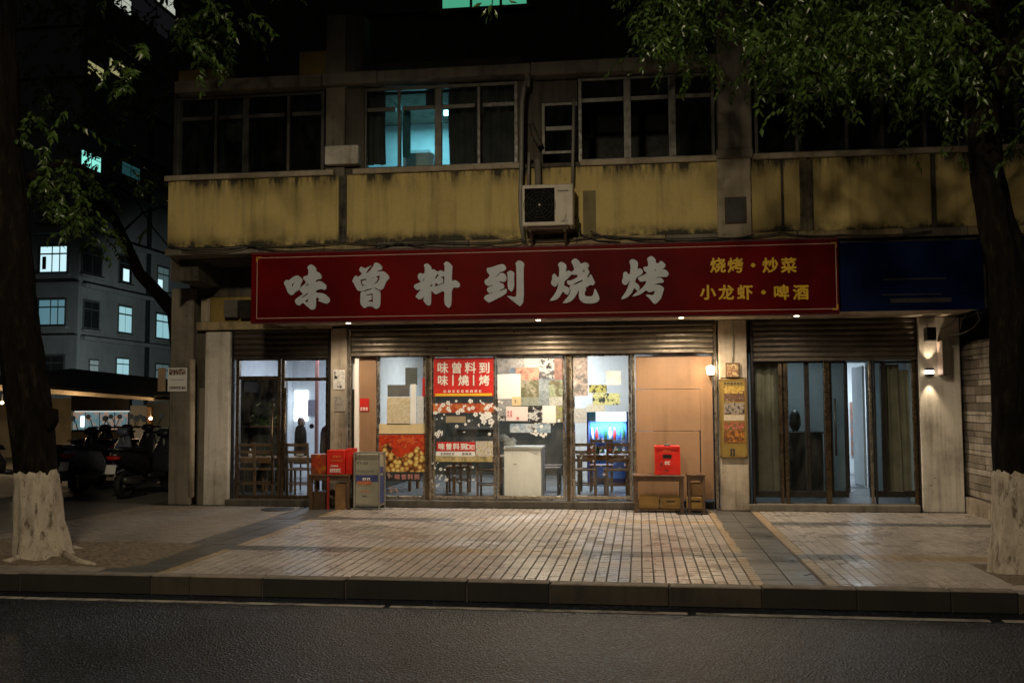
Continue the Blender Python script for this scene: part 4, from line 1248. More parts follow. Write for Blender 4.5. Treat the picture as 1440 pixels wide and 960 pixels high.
def blossoms(label, boxes, seed, m=None):
    rnd = random.Random(seed)
    mb = MB()
    for (x0, y0, x1, y1, n, s) in boxes:
        for i in range(n):
            cx, cy = rnd.uniform(x0, x1), rnd.uniform(y0, y1)
            pet = rnd.choice((1, 3, 5, 5))
            ss = s*rnd.uniform(.5, 1.2)
            a0 = rnd.uniform(0, 6.28)
            for k in range(pet):
                a = a0+k*6.283/5
                qx, qy = cx+math.cos(a)*ss*.8, cy+math.sin(a)*ss*.8
                pts = []
                for t_ in range(6):
                    b = t_*math.pi/3
                    r_ = ss*(.62 if t_ % 2 else .5)
                    pts.append(W(qx+r_*math.cos(b), qy+r_*math.sin(b), YG-.006-.0004*(k % 3)-.0002*(i % 5)))
                mb.ngon_prism(pts, (0, .0015, 0))
    bx0 = boxes[0]; c = W((bx0[0]+bx0[2])/2, (bx0[1]+bx0[3])/2, YG)
    r_ = empty('blossom_sticker', c, label, 'window sticker')
    tag(mb.build('petals', m or M['paper'], r_), kind='stuff')
    return r_
blossoms('white blossom sticker trailing over the orange banner on the second panel', [(610, 563, 696, 584, 34, 2.2), (668, 583, 692, 594, 7, 4.0), (655, 590, 694, 602, 5, 1.6)], 3)
blossoms('white blossom sticker cluster at the left edge of the second panel', [(611, 566, 622, 592, 9, 1.8), (613, 605, 624, 616, 6, 3.0), (640, 596, 690, 614, 6, 1.6)], 4)
blossoms('scattered white petals sticker near the bottom of the second panel', [(608, 649, 640, 684, 20, 1.6), (640, 652, 680, 680, 8, 1.2)], 5)
blossoms('white blossom sticker sprig on the third glass panel', [(748, 598, 768, 612, 7, 4.2), (752, 575, 790, 600, 10, 1.8), (698, 560, 706, 590, 6, 1.8)], 6)
blossoms('faint white blossom sticker along the foot of the fourth panel', [(806, 612, 886, 668, 34, 1.3)], 8, plain('faded petals', (.45, .47, .50), .8))
# third panel: papers pasted over the glass
gsc = 7.384
def paper(u0, v0, u1, v1, m, label, k):
    return flat('poster', 690+u0/gsc, 490+v0/gsc, 690+u1/gsc, 490+v1/gsc, YG-.0016*k, m, label, 'poster', tilt=random.uniform(-.012, .012), th=.0012)
g1, g2, g3, g4 = (.30, .30, .31), (.12, .12, .13), (.55, .54, .52), (.03, .03, .03)
pp = [
 (70, 78, 200, 262, photo('grey photo', [(0, g2), (.45, g1), (.6, (.2, .21, .23))], 5, 1), 'grey photo print at the top left of the pasted papers'),
 (190, 80, 352, 200, photo('sketch print', [(0, (.66, .66, .64)), (.66, g1)], 6, 2), 'white sheet with a pencil sketch at the top of the pasted papers'),
 (350, 80, 500, 200, photo('pale photo', [(0, g1), (.42, (.62, .61, .58))], 4, 3), 'pale photo of a grey cap shape, top centre of the pasted papers'),
 (258, 195, 500, 327, photo('pink photo', [(0, (.16, .08, .06)), (.38, (.40, .17, .14)), (.58, (.50, .36, .26))], 6, 4), 'pinkish red picture in the upper middle of the pasted papers'),
 (500, 80, 664, 316, photo('ink drawing', [(0, g4), (.44, (.55, .55, .55)), (.56, g2)], 6, 5, const=True), 'black and white ink drawing on the upper right of the pasted papers'),
 (660, 88, 746, 322, photo('rose paper', [(0, (.42, .30, .26)), (.6, (.30, .17, .14))], 5, 6), 'faded rose coloured paper at the top right of the third panel'),
 (312, 328, 502, 506, photo('garden photo', [(0, (.05, .045, .03)), (.45, (.17, .17, .10)), (.58, (.36, .34, .27))], 8, 7), 'brown and green garden picture right of the big blank sheet'),
 (500, 325, 606, 592, photo('pale blue print', [(0, (.46, .53, .56)), (.64, (.25, .30, .33))], 5, 8), 'tall pale blue leaflet in the middle of the pasted papers'),
 (604, 328, 746, 502, photo('leaf photo', [(0, (.10, .14, .06)), (.46, (.34, .40, .28)), (.6, (.16, .14, .09))], 6, 9), 'green leaf picture at the right edge of the third panel'),
 (75, 520, 226, 700, photo('grey drawing', [(0, (.45, .45, .45)), (.6, (.25, .26, .27))], 5, 10), 'grey sheet under the big blank sheet'),
 (313, 505, 502, 592, photo('mint print', [(0, (.40, .45, .38)), (.55, (.26, .29, .24))], 6, 11), 'pale mint green strip in the centre of the pasted papers'),
 (604, 500, 746, 592, photo('mint print two', [(0, (.38, .43, .36)), (.55, (.50, .52, .48))], 6, 12), 'pale grey green strip at the right of the tall blue leaflet'),
 (70, 618, 152, 750, photo('dotted print', [(0, g4), (.5, (.55, .55, .55)), (.58, g2)], 9, 13, const=True), 'black and white dotted sheet at the lower left of the pasted papers'),
 (385, 598, 542, 772, photo('leaf shadow print', [(0, g4), (.5, (.55, .57, .58)), (.62, g4)], 8, 14, const=True), 'black leaf silhouette print below the centre of the pasted papers'),
 (675, 592, 746, 764, photo('brown leaf print', [(0, (.08, .05, .03)), (.5, (.32, .28, .20)), (.62, (.30, .38, .06))], 8, 15), 'brown and lime green picture at the lower right of the third panel'),
 (200, 780, 622, 872, photo('mountain photo', [(0, (.12, .18, .26)), (.45, (.30, .40, .50)), (.62, (.55, .60, .64))], 4, 16), 'long blue landscape strip below the other pasted papers'),
 (70, 265, 312, 522, M['paper'], 'big blank white sheet on the left of the third panel'),
 (222, 500, 315, 592, M['cream_paper'], 'small yellow card at the corner of the big blank sheet'),
 (160, 600, 386, 750, plain('pinkish paper', (.72, .62, .60), .8, var=.04), 'white sheet with faint red writing pasted low on the third panel'),
 (538, 592, 676, 772, M['paper'], 'plain white sheet low on the right of the third panel'),
]
for k, a in enumerate(pp):
    o = paper(*a[:5], a[5], 1+k % 4 if k < 16 else 5+k % 3)
    if 'red writing' in a[5]:
        marks(o, 714, 576, 722, 586, YG-.0016*8, M['print_red'], 2, 2, gap=.6); marks(o, 727, 586, 731, 589, YG-.0016*8, M['print_red'], 1)
    if 'yellow card' in a[5]:
        marks(o, 724, 561, 728, 566, YG-.0016*9, M['print_black'], 1, 2, gap=.5)
# fourth panel: pale prints
g4s = 4.36
for k, (u0, v0, u1, v1, m, lb) in enumerate((
 (28, 48, 116, 290, photo('figure print', [(0, (.20, .20, .20)), (.44, (.42, .36, .33)), (.6, (.55, .55, .52))], 5, 21, const=True), 'tall faded figure print at the top left of the fourth panel'),
 (122, 222, 232, 272, photo('yellow figures', [(0, (.05, .05, .03)), (.46, (.42, .44, .16))], 9, 22, const=True), 'narrow yellow print with dark figures on the fourth panel'),
 (145, 274, 312, 345, photo('lime figures', [(0, (.03, .05, .06)), (.44, (.50, .56, .30))], 6, 23, const=True), 'lime yellow print with two dark shapes above the lit chiller'),
 (228, 138, 318, 222, plain('white translucent sheet', (.66, .68, .66), .8), 'blank pale sheet at the upper right of the fourth panel'),
 (32, 365, 108, 455, photo('ink scraps', [(0, (.10, .11, .12)), (.47, (.50, .53, .55))], 8, 24), 'black and white scrap at the left edge of the fourth panel'),
 (112, 345, 220, 388, photo('small figures', [(0, (.05, .06, .06)), (.36, (.55, .60, .56))], 10, 25), 'pale strip with tiny dark figures under the lime print'))):
    flat('poster', 800+u0/g4s, 490+v0/g4s, 800+u1/g4s, 490+v1/g4s, YG-.0012*(k % 3), m, lb, 'poster', th=.001)
# first panel: prints
flat('poster', 570, 517, 587, 541, YG, plain('slate sheet', (.07, .085, .08), .6), 'dark square sheet like a clock on the first glass panel', 'poster')
flat('poster', 544, 558, 577, 597, YG, photo('popcorn print', [(0, (.30, .22, .10)), (.42, (.55, .46, .28)), (.6, (.66, .60, .46))], 17, 31), 'beige popcorn picture in the middle of the first panel', 'poster')
flat('poster', 545, 541, 576, 557.5, YG, plain('grey sheet', (.10, .10, .095), .7), 'dark grey sheet above the popcorn picture', 'poster')
flat('poster', 577.5, 540, 585, 595, YG-.001, M['paper'], 'narrow white paper strip hanging beside the popcorn picture', 'poster')
flat('poster', 586, 557, 596, 595, YG, photo('pale dots', [(0, (.18, .2, .2)), (.4, (.58, .61, .62))], 14, 33), 'pale spotted sheet at the right edge of the first panel', 'poster')
flat('poster', 594, 531, 597.5, 557, YG, M['print_red'], 'thin red strip at the right edge of the first panel', 'poster')
flat('poster', 533, 595.5, 597, 609.5, YG, M['cream_paper'], 'plain cream band across the first panel', 'poster')
def foodprint():
    m = NT('grilled food print')
    v = m.pos()
    lump = m.ramp(m.voro(v, 16, 'Distance'), [(.0, (.80, .70, .36)), (.35, (.62, .46, .12)), (.62, (.30, .10, .03)), (.8, (.03, .02, .01))])
    big = m.noise(v, 3.6, 2)
    gp_ = m.n.new('ShaderNodeSeparateXYZ'); m.link(m.n.new('ShaderNodeNewGeometry').outputs['Position'], gp_.inputs[0])
    z0, z1 = W(565, 663, 0).z, W(565, 611, 0).z
    mr = m.n.new('ShaderNodeMapRange'); m.link(gp_.outputs[2], mr.inputs[0]); mr.inputs[1].default_value = z0; mr.inputs[2].default_value = z1
    f = m.ramp(m.math('ADD', mr.outputs[0], m.math('MULTIPLY', m.math('SUBTRACT', big, .5), 1.3)), [(.52, 0.0), (.58, 1.0)])
    bgc = m.ramp(m.noise(v, 11, 2), [(.42, (.50, .045, .012)), (.5, (.30, .02, .01)), (.58, (.55, .10, .03))])
    m.color(m.mix(f, lump, bgc)); m.rough(.3)
    return m.m
flat('poster', 533, 611, 597, 663, YG, foodprint(), 'bright red and yellow grilled food picture low on the first panel', 'poster')
o = flat('poster', 540, 664, 591, 676, YG, M['print_black'], 'black strip with small pinkish characters under the food picture', 'poster')
for i, ch in enumerate('味曾料到'):
    c = W(559+9*i, 670, YG); letters(ch, (c.x, YG-.0035, c.z), .085, plain('pink print', (.45, .20, .17), .6), o, .002, bold=.003)
blossoms('small pinkish flower sticker left of the black strip', [(542, 664, 553, 673, 6, 1.8), (548, 682, 572, 695, 9, 1.6)], 12, plain('dusty pink petals', (.36, .24, .22), .8))

# ------------------------------------------------------------------ things in front of the shops
def make_table(name, w, d, h, top, leg, label, cat, group=None, lw=.035, th=.025, shelf=False):
    r = empty(name, (0, 0, 0), label, cat, group)
    bx('top', top, r, -w/2, w/2, -d/2, d/2, h-th, h, .004)
    for sx in (-1, 1):
        for sy in (-1, 1):
            x, y = sx*(w/2-lw*.8), sy*(d/2-lw*.8)
            bx('leg', leg, r, x-lw/2, x+lw/2, y-lw/2, y+lw/2, 0, h-th, .003)
    ap = MB()
    for sy in (-1, 1): ap.box(-w/2+lw*1.3, w/2-lw*1.3, sy*(d/2-lw*.8)-.008, sy*(d/2-lw*.8)+.008, h-th-.06, h-th)
    for sx in (-1, 1): ap.box(sx*(w/2-lw*.8)-.008, sx*(w/2-lw*.8)+.008, -d/2+lw*1.3, d/2-lw*1.3, h-th-.055, h-th)
    ap.build('apron', leg, r)
    rl = MB()
    for sx in (-1, 1): rl.box(sx*(w/2-lw*.8)-.009, sx*(w/2-lw*.8)+.009, -d/2+lw*1.3, d/2-lw*1.3, h*.3-.012, h*.3+.012)
    if shelf: rl.box(-w/2+lw*1.3, w/2-lw*1.3, -.01, .01, h*.3-.012, h*.3+.012)
    rl.build('rail', leg, r)
    return r
def make_chair(name, label, cat, group, m):
    r = empty(name, (0, 0, 0), label, cat, group)
    bx('seat', m, r, -.19, .19, -.19, .19, .40, .425, .006)
    for sx in (-1, 1):
        bx('leg', m, r, sx*.165-.016, sx*.165+.016, -.18, -.148, 0, .40, .003)
        bx('leg', m, r, sx*.165-.016, sx*.165+.016, .148, .18, 0, .40, .003)
        MB().bar((sx*.165, .17, .425), (sx*.165, .215, .82), .03).build('back_post', m, r)
    for z in (.56, .68, .79):
        bx('back_slat', m, r, -.15, .15, .18+(z-.425)*.11, .195+(z-.425)*.11, z-.022, z+.022, .003)
    MB().box(-.15, .15, -.172, -.156, .18, .2).box(-.15, .15, .156, .172, .18, .2).box(-.173, -.157, -.148, .148, .2, .22).box(.157, .173, -.148, .148, .2, .22).build('stretcher', m, r)
    return r
def put(o, x, y, z=0.0, rz=0.0):
    o.location = (x, y, z); o.rotation_euler = (0, 0, rz)
    return o
def gbox(name, m, px0, py0, px1, py1, Y, depth, z0, label, cat, bev=.006):
    X0, X1, Z0, Z1 = rect(px0, py0, px1, py1, Y)
    r = empty(name, ((X0+X1)/2, Y+depth/2, z0), label, cat)
    bx('body', m, r, X0, X1, Y, Y+depth, z0, z0+(Z1-Z0), bev)
    return r, X0, X1, z0, z0+(Z1-Z0)
# right bench with the red crate
YB = -.62
def zat(px, py, Y): return W(px, py, Y).z
hb = zat(930, 668, YB)
bxa, bxb = PX(890, 670, YB), PX(963, 670, YB)
M['bench'] = plain('dark bench wood', (.12, .062, .026), .5, var=.4, scale=9)
tb = make_table('low_bench', bxb-bxa, .36, hb, M['bench'], M['wood_dark'], 'low wooden bench in front of the tan boards with a red crate on it', 'bench', lw=.05, shelf=True)
put(tb, (bxa+bxb)/2, YB+.18)
sxa, sxb = PX(966, 670, YB), PX(993, 670, YB)
st = make_table('wooden_stool', sxb-sxa, .3, hb+.01, M['bench'], M['wood_dark'], 'small dark wooden stool right of the low bench below the wall lantern', 'stool', lw=.04)
put(st, (sxa+sxb)/2, YB+.2)
def crate(px0, py0, px1, py1, Y, depth, z0, m, label, slots=True):
    X0, X1, Z0, Z1 = rect(px0, py0, px1, py1, Y)
    h = Z1-Z0
    r = empty('crate', ((X0+X1)/2, Y+depth/2, z0), label, 'crate')
    t = .012
    w = MB()
    z1 = z0+h
    w.box(X0, X1, Y, Y+t, z0, z1).box(X0, X1, Y+depth-t, Y+depth, z0, z1).box(X0, X0+t, Y+t, Y+depth-t, z0, z1).box(X1-t, X1, Y+t, Y+depth-t, z0, z1).box(X0+t, X1-t, Y+t, Y+depth-t, z0, z0+t)
    w.build('body', m, r, .003)
    rb = MB()
    for z in (z0+.01, z1-.035): rb.box(X0-.008, X1+.008, Y-.009, Y-.001, z, z+.025)
    for x in (X0-.006, X1-.014): rb.box(x, x+.02, Y-.0095, Y-.0012, z0+.036, z1-.036)
    for x in (X0+(X1-X0)*.33, X0+(X1-X0)*.66): rb.box(x-.005, x+.005, Y-.006, Y-.001, z0+.036, z0+h*.34)
    rb.build('rib', m, r)
    if slots:
        sl = MB().box((X0+X1)/2-.06, (X0+X1)/2+.06, Y-.003, Y-.0006, z0+h*.58, z0+h*.70)
        sl.build('hand_hole', M['black'], r)
    return r, X0, X1, z0, z1
cr, a, b, z0, z1 = crate(921, 627, 956, 668, YB+.03, .30, hb, M['crate_red'], 'bright red plastic crate standing on the low bench')
marks(cr, 935, 648, 943, 653, YB+.018, M['print_white'], 2, gap=.2); marks(cr, 928, 650, 933, 655, YB+.018, M['print_black'], 2)
marks(cr, 933, 632, 944, 635, YB+.018, M['print_orange'], 4); marks(cr, 935, 660, 941, 663, YB+.018, M['print_black'], 2)
MB().box((a+b)/2-.04, (a+b)/2+.04, YB+.05, YB+.12, z1-.004, z1+.02).build('handle', M['black'], cr, .004)
for p4, lb in (((899, 688, 926, 706), 'brown yellow plastic crate under the left of the low bench'), ((929, 690, 957, 706), 'brown yellow plastic crate under the right of the low bench'), ((966, 689, 990, 706), 'yellowish crate under the small dark stool')):
    h0 = zat((p4[0]+p4[2])/2, p4[3], YB+.1)
    crate(*p4, YB+.1, .22, .05, M['crate_yellow'], lb, p4[0] != 899)
    MB
bx_ = MB()
o, a, b, z0, z1 = gbox('carton', M['carton'], 968, 671, 989, 688, YB+.12, .2, .225, 'brown carton wedged between the small stool and the crate under it', 'carton')
# shelf boards under the bench carry the crates
for xx0, xx1, par in ((bxa, bxb, tb), (sxa, sxb, st)):
    mbs = MB().box(xx0+.05, xx1-.05, YB+.06, YB+.32, .03, .046)
    mbs.build('foot_shelf', M['wood_dark'], par)
# left table with red boxes
YL = -.62
ha = zat(455, 667, YL)
lxa, lxb = PX(433, 670, YL), PX(492, 670, YL)
lt = make_table('low_table', lxb-lxa, .36, ha, M['bench'], M['wood_dark'], 'low wooden table by the left door carrying red boxes', 'table', lw=.045, shelf=True)
put(lt, (lxa+lxb)/2, YL+.18)
o, a, b, z0, z1 = gbox('carton', M['crate_red'], 459.5, 633, 485, 667, YL+.04, .26, ha, 'bright red box with white print on the low table by the left door', 'box')
marks(o, 464, 657.5, 480, 664, YL+.0385, M['print_white'], 6); marks(o, 466, 646, 482, 649, YL+.0385, M['print_orange'], 6); marks(o, 465, 653.5, 476, 656, YL+.0385, M['print_white'], 5); marks(o, 468, 640, 481, 643.5, YL+.0385, M['print_orange'], 3)
o, a, b, z0, z1 = gbox('carton', photo('snack box print', [(0, (.16, .12, .08)), (.46, (.22, .05, .02)), (.54, (.40, .03, .012)), (.66, (.45, .22, .02))], 5, 41), 437, 639, 458, 667, YL+.06, .2, ha, 'darker red and brown picture box left of the bright red box', 'box')
o, a, b, z0, z1 = gbox('carton', M['crate_red'], 486.5, 632, 495, 668, YL+.08, .26, ha, 'narrow red box squeezed behind the bright red box', 'box')
o, a, b, z0, z1 = gbox('carton', M['carton'], 471, 669, 486, 705, YL+.06, .24, .0, 'tall brown carton standing under the low table', 'carton')
marks(o, 474, 684, 483, 688, YL+.0585, M['crate_yellow'], 4)
bx('red_strip', M['crate_red_dark'], lt, PX(460, 690, YL), PX(463, 690, YL), YL-.01, YL+.01, .0, ha-.03)
o, a, b, z0, z1 = gbox('carton', M['wood_dark'], 437, 680, 457, 704, YL+.08, .22, .0, 'dark wooden box under the left end of the low table', 'box')
# rack with grey cartons
YR = -.60
rk_x0, rk_x1, _, _ = rect(497, 637, 534, 706, YR)
zt = zat(515, 636, YR)
rk = empty('crate_rack', ((rk_x0+rk_x1)/2, YR+.17, 0), 'narrow grey metal rack holding two cartons beside the low table', 'rack')
for x in (rk_x0, rk_x1-.022):
    for y in (YR, YR+.30):
        bx('post', M['pipe'], rk, x, x+.022, y, y+.022, 0, zt, .002)
for z in (.055, zt-.02):
    MB().box(rk_x0+.023, rk_x1-.023, YR+.001, YR+.015, z, z+.018).box(rk_x0+.023, rk_x1-.023, YR+.305, YR+.318, z, z+.018).box(rk_x0+.003, rk_x0+.018, YR+.023, YR+.299, z, z+.018).box(rk_x1-.018, rk_x1-.003, YR+.023, YR+.299, z, z+.018).build('rail', M['pipe'], rk)
zm = zat(515, 667, YR)
for (za, zb, lb, lower) in ((.075, zm-.004, 'lower grey green carton with blue band and orange print in the rack', True), (zm, zt-.03, 'upper plain grey green carton in the rack', False)):
    r = empty('carton', ((rk_x0+rk_x1)/2, YR+.16, za), lb, 'carton')
    bx('body', M['crate_grey'], r, rk_x0+.026, rk_x1-.026, YR+.02, YR+.30, za, zb, .004)
    bx('side_panel', M['crate_blue'], r, rk_x1-.0258, rk_x1-.0245, YR+.03, YR+.29, za+.01, zb-.02 if lower else za+.1)
    if lower:
        bx('colour_band', M['crate_blue'], r, rk_x0+.03, rk_x1-.03, YR+.0183, YR+.0198, zb-.10, zb-.004)
        marks(r, 503, 676, 523, 681, YR+.0178, M['print_orange'], 5, gap=.1); marks(r, 510, 671, 522, 675, YR+.0172, M['print_white'], 2)
        marks(r, 507, 689, 520, 691.5, YR+.0195, M['print_orange'], 6); marks(r, 509, 696, 516, 698, YR+.0195, M['print_black'], 4)
    else:
        marks(r, 500, 643.5, 505, 645, YR+.0195, M['print_black'], 1); marks(r, 502, 648, 520, 652, YR+.0195, plain('faint print', (.17, .17, .13), .7), 2); marks(r, 500, 660, 527, 664, YR+.0195, plain('faint print two', (.18, .18, .14), .7), 7)

# ------------------------------------------------------------------ inside the shops
FZ = .092
X0, X1, Z0, Z1 = rect(708.5, 627, 761, 700, .16)
fz = empty('freezer', ((X0+X1)/2, .45, FZ), 'white chest freezer standing just inside the third glass panel', 'freezer')
Z1 = zat(735, 628, .16)
bx('body', M['cream'], fz, X0, X1, .16, .74, FZ+.03, Z1-.05, .012)
bx('lid', M['cream'], fz, X0-.008, X1+.012, .15, .75, Z1-.047, Z1, .012)
bx('plinth', M['black'], fz, X0+.02, X1-.02, .18, .70, FZ, FZ+.029)
bx('dent_mark', plain('grey scuff', (.45, .38, .31), .5), fz, X0+.14, X0+.19, .1585, .1602, Z1-.26, Z1-.245)
mb = MB()
rnd = random.Random(2)
for i in range(9):
    q = W(713+rnd.uniform(-8, 8), 619+rnd.uniform(-4, 5), .5); s = rnd.uniform(.04, .07)
    mb.tube([(q.x, .5+rnd.uniform(-.05, .05), q.z-s), (q.x+.02, .5, q.z), (q.x, .5, q.z+s)], [s*.5, s, s*.3], 7)
bagr = tag(mb.build('plastic_bag', M['paper'], None), 'crumpled white plastic bag on the table beside the freezer', 'plastic bag')
q0, q1 = PX(700, 626, .5), PX(716, 626, .5)
table_p = make_table('dining_table', .80, .62, .60, M['wood'], M['wood'], 'wooden dining table behind the second glass panel left of the freezer', 'table', 'wooden dining tables', lw=.045)
put(table_p, PX(676, 660, .75)-.02, .85, FZ)
t2 = put(copy_tree(table_p), PX(848, 648, .9), 1.05, FZ+.02); t2['label'] = 'wooden dining table behind the fourth glass panel below the lit chiller'
t3 = put(copy_tree(table_p), PX(362, 652, .8)+.02, .78, FZ-.02); t3['label'] = 'wooden dining table behind the left pane of the left door'
t4 = put(copy_tree(table_p), PX(432, 652, .8), .80, FZ-.02); t4['label'] = 'wooden dining table under the dark coats behind the left door'
t5 = put(copy_tree(table_p), PX(560, 652, 2), 1.6, FZ); t5['label'] = 'wooden dining table deeper inside behind the first glass panel'
chair_p = make_chair('wooden_chair', 'wooden chair behind the second glass panel, back to the street', 'chair', 'wooden chairs and tables in the shops', M['wood'])
put(chair_p, PX(690, 690, .55), .5, FZ, math.pi)
for (px, y, rz, lb) in ((822, .62, math.pi, 'wooden chair at the left under the fourth panel table'), (868, .62, math.pi+.15, 'wooden chair at the right under the fourth panel table'), (846, 1.6, 0, 'wooden chair on the far side of the fourth panel table'),
                    (350, .42, math.pi, 'wooden chair left behind the left door pane'), (379, .45, math.pi-.2, 'wooden chair right behind the left door pane'), (424, .40, math.pi, 'wooden chair in front of the table with the coats'), (645, 1.1, -1.5, 'wooden chair at the left end of the second panel table')):
    c = copy_tree(chair_p); c['label'] = lb; put(c, PX(px, 690, y), y, FZ, rz)
# dark stools right of the freezer
stool_p = make_table('dark_stool', .30, .30, .42, M['wood_dark'], M['black'], 'dark stool standing just right of the white freezer', 'stool', 'dark stools by the freezer', lw=.03)
put(stool_p, PX(774, 690, .9), .95, FZ)
s2 = put(copy_tree(stool_p), PX(776, 690, 1.5), 1.55, FZ); s2['label'] = 'dark stool behind the one beside the freezer'
# small things on the tables
def bottle(px, py, Y, m, label, h=.22, r=.03):
    c = W(px, py, Y)
    return tag(MB().tube([(c.x, Y, c.z), (c.x, Y, c.z+h*.6), (c.x, Y, c.z+h*.75), (c.x, Y, c.z+h)], [r, r, r*.4, r*.36], 10).build('bottle', m, None, smooth=True), label, 'bottle')
bg = plain('green bottle', (.02, .09, .03), .15)
def onto(o, z):      # rest on a table top
    zmin = min(v.co.z for v in o.data.vertices); o.location.z = z-zmin
    return o
TZ = FZ+.60
for i, (px, Y, tz, m, lb) in enumerate(((828, .95, TZ+.02, M['crate_red_dark'], 'small red sauce bottle on the left of the table below the chiller'), (840, 1.1, TZ+.02, bg, 'green bottle standing at the middle of the table below the chiller'), (866, 1.0, TZ+.02, M['paper'], 'white bottle on the right of the table below the chiller'), (352, .8, TZ-.02, M['paper'], 'white bottle on the table behind the left door pane'), (372, .85, TZ-.02, bg, 'green bottle on the table behind the left door pane'))):
    onto(bottle(px, 640, Y, m, lb, h=.13), tz)
for px, Y, tz, lb in ((818, .95, TZ+.02, 'stack of pale bowls on the table below the chiller'), (422, .75, TZ-.02, 'small white bowl on the table below the dark coat'), (455, .78, TZ-.02, 'white bowl at the right end of the table in the left shop')):
    c = W(px, 640, Y)
    onto(tag(MB().tube([(c.x, Y, 0), (c.x, Y, .02), (c.x, Y, .05)], [.03, .05, .065], 14, cap=True).build('bowl', M['paper'], None, smooth=True), lb, 'bowl'), tz)
# lit drinks chiller
CX0, CX1 = PX(825, 590, 2.6), PX(883, 590, 2.6)
zc0, zc1 = zat(855, 592, 2.6), zat(855, 579, 2.6)
ch = empty('drinks_chiller', ((CX0+CX1)/2, 2.9, FZ), 'blue drinks chiller with a glowing white header behind the fourth glass panel', 'chiller')
bx('body', M['crate_blue'], ch, CX0, CX1, 3.0, 3.15, FZ, zc1, .01)
for x in (CX0, CX1-.03): bx('side', M['crate_blue'], ch, x, x+.03, 2.62, 2.999, FZ, zc1, .004)
bx('back_panel', plain('bright blue panel', (.07, .27, .72), .5), ch, CX0+.031, CX1-.031, 2.97, 2.998, FZ+.1, zc0)
bx('header', emis('chiller header', (.72, .88, 1.0), 3.2), ch, CX0+.16, CX1-.031, 2.60, 2.66, zc0, zc1)
bx('header_end', plain('teal header print', (.05, .32, .45), .5), ch, CX0+.031, CX0+.158, 2.60, 2.66, zc0, zc1)
for z in (.45, .75): bx('shelf', M['alu'], ch, CX0+.032, CX1-.032, 2.82, 2.96, FZ+z, FZ+z+.012)
lamp('AREA', 'chiller_light', ((CX0+CX1)/2, 2.72, zc0-.02), 22, (.45, .70, 1.0), aim=((CX0+CX1)/2, 2.9, 0), shape=(.55, .06), parent=ch)
k = 0
bm2 = [M['crate_red'], M['print_white'], bg, plain('blue bottle', (.05, .15, .45), .2)]
for z in (.462, .762):
    for i in range(8):
        x = CX0+.08+i*(CX1-CX0-.16)/7
        tag(MB().tube([(x, 2.89, FZ+z), (x, 2.89, FZ+z+.14), (x, 2.89, FZ+z+.18), (x, 2.89, FZ+z+.22)], [.028, .028, .012, .012], 8).build('bottle', bm2[(i*3+k) % 4], None, smooth=True), ['red', 'white', 'green', 'blue'][(i*3+k) % 4]+' drink bottle, '+('left' if i < 4 else 'right')+' half of the '+('lower' if z < .6 else 'upper')+' shelf in the blue chiller', 'bottle', 'bottles in the drinks chiller')
    k += 1
bx('wall_panel', M['room_white'], B, xc+.052, xc+.07, .3, 4.9, 1.10, 2.74)
bx('wall_panel', M['room_white'], B, xc+.072, PX(608, 590, 4.9), 4.96, 4.995, 1.10, 2.74)
bx('partition', M['room_white'], B, PX(806, 590, 3.6), PX(895, 590, 3.6)+.3, 3.6, 3.7, FZ, 2.75)
bx('room_ledge', M['alu'], B, PX(640, 590, 4.9), PX(700, 590, 4.9), 4.8, 4.99, 1.0, 1.04)
# left shop: dark shelf unit, lit back window, coats
X0, X1 = PX(337, 600, 1.3), PX(393, 600, 1.3)
du = empty('dark_shelf', ((X0+X1)/2, 1.5, FZ-.007), 'tall dark shelf unit behind the left pane of the left door', 'shelf unit')
bx('back', M['room_dark'], du, X0, X1, 1.62, 1.66, FZ-.007, 1.95)
for x in (X0, X1-.03): bx('side', M['room_dark'], du, x, x+.03, 1.3, 1.618, FZ-.007, 1.95)
for z in (.6, 1.12, 1.9): bx('shelf', M['wood_dark'], du, X0+.032, X1-.032, 1.3, 1.618, z, z+.03)
bx('upper_box', M['far_frame'], du, X0+.05, X0+.3, 1.32, 1.6, 1.7, 1.88, .01)
fol = MB()
rnd = random.Random(9)
for i in range(60):
    c = Vector((X0+.15+rnd.random()*.5, 1.40+rnd.random()*.1, 1.16+rnd.random()**2*.35)); a = rnd.random()*6.28
    d1 = Vector((math.cos(a)*.05, -.02, math.sin(a)*.05)); d2 = Vector((-math.sin(a)*.018, 0, math.cos(a)*.018))
    fol.quad(c-d1, c-d2, c+d1, c+d2)
fol.box(X0+.3, X0+.42, 1.40, 1.5, 1.151, 1.22)
tag(fol.build('potted_plant', M['leaf']), 'small trailing green plant on the dark shelf behind the left door', 'plant')
X0, X1, Z0, Z1 = rect(412, 549, 431, 592, 4.1)
bx('lit_window', emis('bright back window', (.78, .88, 1.0), 2.6), B, X0, X1, 4.16, 4.19, Z0, Z1)
X0, X1, Z0, Z1 = rect(432, 562, 446, 585, 4.1)
flat('poster', 432, 562, 446, 585, 4.17, photo('wall picture', [(0, (.30, .12, .10)), (.5, (.20, .20, .24))], 6, 51), 'small reddish picture on the far wall of the left shop', 'poster')
bx('door_frame', plain('maroon frame', (.14, .06, .05), .5), B, PX(442.5, 600, 2.6), PX(446.5, 600, 2.6), 2.6, 2.66, FZ, 2.3)
